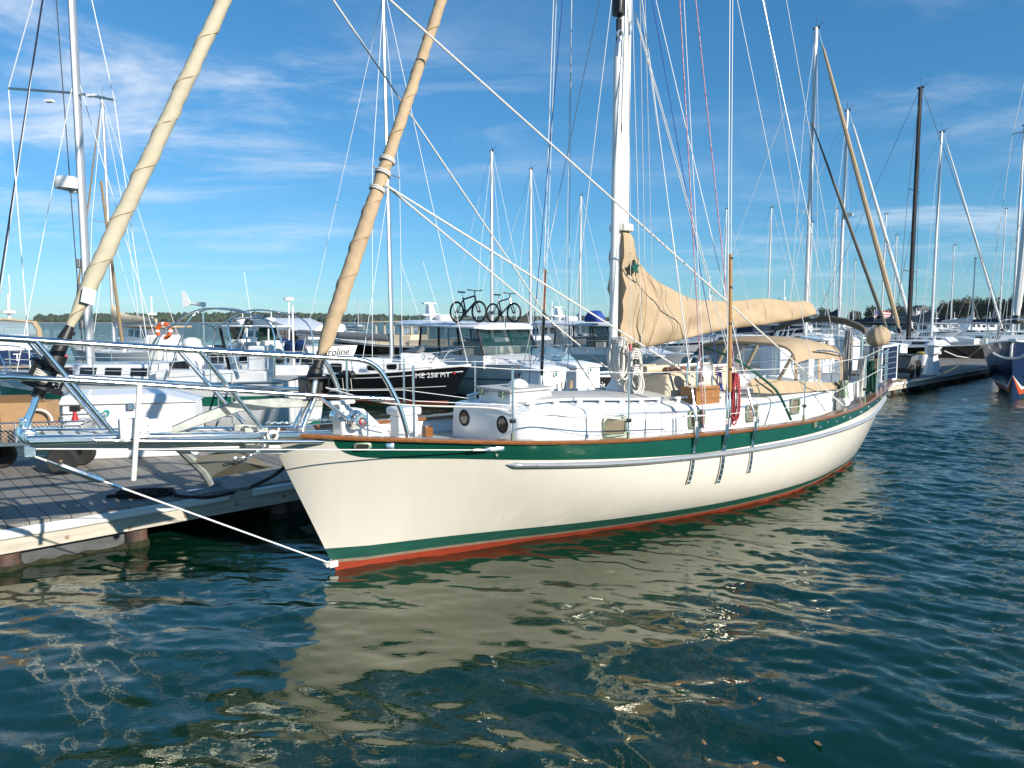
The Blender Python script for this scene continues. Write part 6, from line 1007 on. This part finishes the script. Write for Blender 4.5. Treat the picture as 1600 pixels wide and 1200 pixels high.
        cabin_box(o, H_, L*.12, L*.45, w_, .55, .6, 'offwhite', 3, slope=.4); sub('pilothouse', o, lambda q: q.hexa([(L*.45, -w_, 1.1), (L*.72, -w_, 1.1), (L*.72, w_, 1.1), (L*.45, w_, 1.1), (L*.45, -w_*.9, 1.75), (L*.72, -w_*.9, 1.75), (L*.72, w_*.9, 1.75), (L*.45, w_*.9, 1.75)]), 'canvas_cream', bevel=.04)
        for k in range(5): x = L*.45 + k*L*.0675; [sub('pillar', o, lambda q: q.box(x - .04, x + .04, sd*w_*.86 - .04, sd*w_*.86 + .04, 1.75, 2.5), 'canvas_cream') for sd in (-1, 1)]
        sub('roof', o, lambda q: q.box(L*.42, L*.78, -w_*1.0, w_*1.0, 2.5, 2.62), 'canvas_cream', bevel=.05); sub('cockpit_side', o, lambda q: (q.box(L*.72, L*.99, -w_*1.08, -w_*1.0, 1.0, 1.45), q.box(L*.72, L*.99, w_*1.0, w_*1.08, 1.0, 1.45)), 'canvas_cream')
    elif kind == 'rib':
        for sd in (-1, 1): sub('tube', o, lambda q: q.tube([(.05*L, 0, .95), (.12*L, sd*beam*.28, .85), (.3*L, sd*beam*.46, .72), (.7*L, sd*beam*.5, .66), (L*1.02, sd*beam*.48, .64), (L*1.08, sd*beam*.46, .64)], [.16, .27, .29, .29, .27, .1], 12), 'skin_grey')
        sub('console', o, lambda q: q.hexa([(L*.38, -.5, .6), (L*.62, -.6, .6), (L*.62, .6, .6), (L*.38, .5, .6), (L*.47, -.45, 1.5), (L*.6, -.5, 1.5), (L*.6, .5, 1.5), (L*.47, .45, 1.5)]), 'offwhite', bevel=.05); sub('hardtop', o, lambda q: q.box(L*.4, L*.8, -.8, .8, 2.25, 2.36), 'gelcoat', bevel=.05); sub('windscreen', o, lambda q: q.hexa([(L*.45, -.6, 1.45), (L*.47, -.6, 1.45), (L*.47, .6, 1.45), (L*.45, .6, 1.45), (L*.5, -.6, 2.25), (L*.52, -.6, 2.25), (L*.52, .6, 2.25), (L*.5, .6, 2.25)]), 'green_glass')
        sub('top_post', o, lambda q: [q.tube([(L*.72, sd*.7, .7), (L*.74, sd*.7, 2.26)], .045, 8) for sd in (-1, 1)], 'gelcoat'); sub('seat', o, lambda q: q.box(L*.66, L*.78, -.55, .55, .7, 1.35), 'offwhite', bevel=.06); sub('radar', o, lambda q: (q.lathe([(.05, 2.4), (.1, 2.5), (.3, 2.62), (.3, 2.78), (.05, 2.85)], 14, (L*.55, 0, 0)), q.tube([(L*.58, 0, 2.4), (L*.58, 0, 3.3)], .03, 6)), 'white')
        for sd in (-1, 1): sub('outboard', o, lambda q: q.tube([(L*1.0, sd*.35, .25), (L*1.02, sd*.35, .7), (L*1.05, sd*.35, 1.1), (L*1.08, sd*.35, 1.4), (L*1.10, sd*.35, 1.52)], [.08, .12, .27, .26, .1], 12, sx=1.3), 'navy')
    if text: tx(text, tsz, 'black' if hullm == 'gelcoat' else 'white', o, frame((L + .03, 0, .72), (0, 1, 0), (0, 0, 1)), 'transom_name', .01, 1.1, .25 if hullm == 'gelcoat' else 0)
    if kind != 'rib': rails(o, H_, .3, L*.5, .7, 5, True, .022)
    return o
motorboat('cabin_cruiser', 'navy-hulled cruiser with tan canopy at the left edge', 20, 41, 10.5, R(-58), 'canopy', 'navy', text='S    T', tsz=.55)
motorboat('flybridge_cruiser', 'white flybridge motor yacht with script name on its transom', 438, 47, 11.5, R(-40), 'fly', 'gelcoat', text='Caroline', tsz=.62)
motorboat('trawler', 'black-hulled trawler with cream pilothouse behind the small sailboat', 612, 46, 9.5, R(-22), 'trawler', 'black_gloss')
motorboat('inflatable_boat', 'grey rigid inflatable boat with hardtop and dark outboards', 372, 44, 5.6, R(-20), 'rib', 'skin_grey')
motorboat('inflatable_boat', 'small grey tender with dark outboards left of the flybridge yacht', 420, 41, 4.2, R(-35), 'rib', 'skin_grey')
motorboat('cabin_cruiser', 'white sedan cruiser with tan top behind the steel hoops', 240, 46, 9, R(-35), 'sedan', 'gelcoat', canopy='tan'); motorboat('cabin_cruiser', 'white sedan cruiser between the bicycles and the mast', 862, 58, 9, SLIP, 'sedan', 'gelcoat', canopy='gelcoat')
motorboat('cabin_cruiser', 'white sedan cruiser under the aft end of the boom', 1215, 48, 10, SLIP, 'sedan', 'gelcoat', canopy='gelcoat'); motorboat('cabin_cruiser', 'white cruiser with navy canopy behind the gallows', 1245, 44, 9, SLIP, 'canopy', 'gelcoat', canopy='navy_cloth'); motorboat('cabin_cruiser', 'white flybridge boat low behind the boom and mast', 1040, 52, 10, SLIP, 'fly', 'gelcoat')
motorboat('cabin_cruiser', 'white canopy cruiser half hidden behind the dodger', 1130, 41, 9.5, SLIP, 'canopy', 'gelcoat', canopy='ltblue'); motorboat('cabin_cruiser', 'white sedan cruiser hidden behind the sail cover', 1000, 43, 9.5, SLIP, 'sedan', 'gelcoat', canopy='gelcoat'); motorboat('cabin_cruiser', 'white sedan boat far behind the black mast', 1430, 88, 10, SLIP, 'sedan', 'gelcoat', canopy='gelcoat')
# --- sailboats behind
yacht('white sailboat whose slim mast rises left of the furled jib', 180, 37, 165, 10, R(-30), 'gelcoat', 'mast_grey', 'tan_dark', 'canvas_cream', jr=.045)
yacht('white sailboat with a mast between the two bicycles', 769, 50, 243, 10, cover='canvas_cream', mastm='mast_grey', mr=.12); yacht('white sailboat with tan boom cover just left of the sailboat mast', 829, 55, 270, 10.5, cover='tan', mastm='mast_grey', mr=.12); yacht('white sailboat with a thin mast near the big white mast', 906, 66, 310, 10.5, cover='gelcoat', mastm='mast_grey', mr=.12)
yacht('white sailboat with tall grey mast and tan furled jib right of centre', 1257, 40, 63, 12.5, jib='jib_tan', cover='sail_white', mastm='mast_grey', spr=((.42, 1.2), (.7, .9)), radar=None, jr=.12, mxf=.42, mr=.15); o_, _ = yacht('white sailboat with navy sail cover and radar on its mast', 1309, 47, 183, 11.5, jib='sail_white', cover='navy_cloth', radar=ztop(340, 47), jr=.10, spr=((.5, 1.1),), mr=.13)
yacht('black-hulled sailboat with a black carbon mast', 1418, 43, 150, 12, hullm='black_gloss', mastm='mast_black', spr=((.28, 1.1), (.6, .9)), boot='red', mxf=.45, wire='wire_dark', mr=.15); yacht('white sailboat with grey mast right of the black mast', 1454, 51, 215, 11, jib='sail_white', cover='grey_cloth', spr=((.3, .9), (.62, .8)), mr=.125)
yacht('white sailboat with grey mast close to the navy bow', 1580, 58, 205, 11, jib=None, mastm='mast_grey', mr=.14)
for px, Y, pyt, lab in ((1199, 74, 328, 'far sailboat with a slim mast above the boom'), (1376, 80, 338, 'far sailboat between the furled jib and the black mast'), (1394, 90, 370, 'far sailboat just left of the black mast'), (1332, 118, 408, 'most distant sailboat with a short mast left of the furled jib'), (1484, 98, 385, 'far sailboat with radar mast right of the grey mast'), (1517, 92, 405, 'far sailboat left of the navy bow'), (1262, 70, 350, 'far sailboat hidden behind the tall grey mast'), (1300, 96, 330, 'far sailboat close to the radar mast'), (1560, 90, 330, 'far sailboat behind the white furled sail'), (1590, 75, 345, 'far sailboat at the right picture edge'), (1130, 82, 330, 'far sailboat behind the wooden shroud pole'), (560, 210, 470, 'tiny far sailboat right of the flybridge yacht')):
    yacht(lab, px, Y, pyt, 9.5, mastm='mast_grey', win=2, rail=False, det=2, spr=((.5, .8),), mr=.11, cover='sail_white' if px % 2 else 'navy_cloth')
# inner dark stay with furled sail on the tall sailboat
a, c = at(1385, 512, 37.6), at(1268, 190, 39.8); st_ = thing('inner_staysail', 'thin olive furled staysail beside the tan furled jib', 'sail'); sub('furl', st_, lambda q: q.tube([a, a.lerp(c, .1), a.lerp(c, .6), c], [.06, .1, .08, .03], 8), 'gallows')
# navy bow at the right edge
ang = R(47); L = 12; bw = at(1582, 533, 23.4); nv = thing('navy_sailboat', 'navy-hulled sailboat bow with orange boot stripe at the right edge', 'sailboat', (bw.x, bw.y, 0), ang); H_ = Hull(L, 3.6, 1.95, 1.5, 1.45, .07, .8, .42); H_.make(nv, 'navy', None, 'green_dull', None, 'deck_grey', 'white')
q = MB(); H_.shell(q, lambda t: .12, lambda t: .30, .006, 2, .02); q.build('boot_stripe', 'boot_orange', nv); q = MB(); H_.shell(q, lambda t: .30, lambda t: .40, .006, 1, .02); q.build('cove_line', 'white', nv)
cabin_box(nv, H_, 3.4, 7.8, 1.1, .4, .5, 'gelcoat', 3, slope=.6); rig(nv, 5.0, 1.9, 17.5, 'mast_grey', (.25, 0, 2.0), (11.8, 1.5), 3.6, 'sail_white', 'sail_white', 4.4, ((.5, 1.1),), 1.8, None, 'wire_white', .125); rails(nv, H_, .25, 11.5, .68, 7, True, .02)
sub('anchor', nv, lambda q: (q.tube([(.9, 0, 2.0), (.05, 0, 1.95), (-.12, 0, 1.75), (-.1, 0, 1.45)], .04, 8), q.tube(smoothpath([(-.25, -.5, 1.62), (-.18, -.25, 1.42), (-.1, 0, 1.38), (-.12, .25, 1.42), (-.16, .5, 1.55)], 4), .045, 8)), 'offwhite'); sub('bow_roller', nv, lambda q: q.box(-.12, .5, -.12, .12, 1.92, 2.02), 'steel_dull', bevel=.02); sub('draft_mark', nv, lambda q: q.lathe([(.01, -.02), (.09, -.015), (.1, 0)], 4, (.95, -H_.y(.95/L, .75) - .0, .75), 'y'), 'white')
kk = thing('kayak', 'red kayak lashed on the deck of the navy sailboat', 'kayak', nv.location, ang); sub('hull', kk, lambda q: q.tube([(1.2, -.75, 2.15), (1.8, -.85, 2.2), (3.2, -1.05, 2.15), (4.2, -1.1, 2.1)], [.05, .2, .24, .06], 12, sx=1.2), 'red')
# moored boats out in the bay
for px, Y, L, lab in ((400, 150, 8, 'small white boat moored in the bay left of the flybridge yacht'), (432, 165, 9, 'low white runabout moored in the bay above the outboards'), (1255, 150, 9, 'white runabout moored far behind the boom end'), (1325, 140, 9, 'white runabout moored far beside the tall mast'), (1462, 120, 10, 'white cruiser moored far right of the black mast'), (1490, 125, 10, 'white cruiser moored far below the yellowing trees'), (1520, 118, 10, 'white cruiser moored far left of the navy bow'), (1545, 122, 10, 'white cruiser moored just left of the navy bow rail'), (640, 320, 12, 'tiny white boat far out beyond the trawler'), (790, 260, 10, 'tiny white boat far out behind the bicycles'), (850, 120, 10, 'white boat moored far behind the brown shroud pole')):
    motorboat('distant_boat', lab, px, Y, L, R(-15 + 40*((px*13) % 7)/7), 'sedan', 'gelcoat', 'boats moored in the bay', canopy='gelcoat')
sk = thing('black_skiff', 'black-hulled skiff with white letters between the two middle dock boxes', 'skiff', dpos(868, 5.2, 0), DTH); HS = Hull(3.8, 1.4, 1.05, .95, .95, .1, .8); HS.make(sk, 'black_gloss', None, None, None, 'gelcoat', 'white'); sub('thwart', sk, lambda q: q.box(1.4, 1.8, -.6, .6, .9, 1.0), 'teak', bevel=.01)
tx('kis', .34, 'white', sk, frame((1.35, -HS.y(1.35/3.8, .70) - .04, .70), (1, 0, 0), (0, -.1, 1)), 'bow_letters', .006)
# ================================================================ HAZE
hz = MB().box(-2500, 2500, -35, 2500, -1.6, 24).build('haze', 'white', None, smooth=0, kind='stuff'); hz['label'] = 'thin pale sea haze over the bay and far shore'; hz['category'] = 'haze'
m = bpy.data.materials.new('haze'); m.use_nodes = True; t = m.node_tree; t.nodes.clear(); o = nd(t, 'ShaderNodeOutputMaterial'); v = nd(t, 'ShaderNodeVolumePrincipled')
v.inputs['Color'].default_value = (.80, .88, .95, 1); v.inputs['Density'].default_value = .00008; v.inputs['Anisotropy'].default_value = .2; t.links.new(v.outputs[0], o.inputs['Volume']); hz.data.materials.clear(); hz.data.materials.append(m)
sc.cycles.volume_bounces = 0
print('objects', len(bpy.data.objects), 'tris', sum(len(m.loops) - 2*len(m.polygons) for m in bpy.data.meshes))
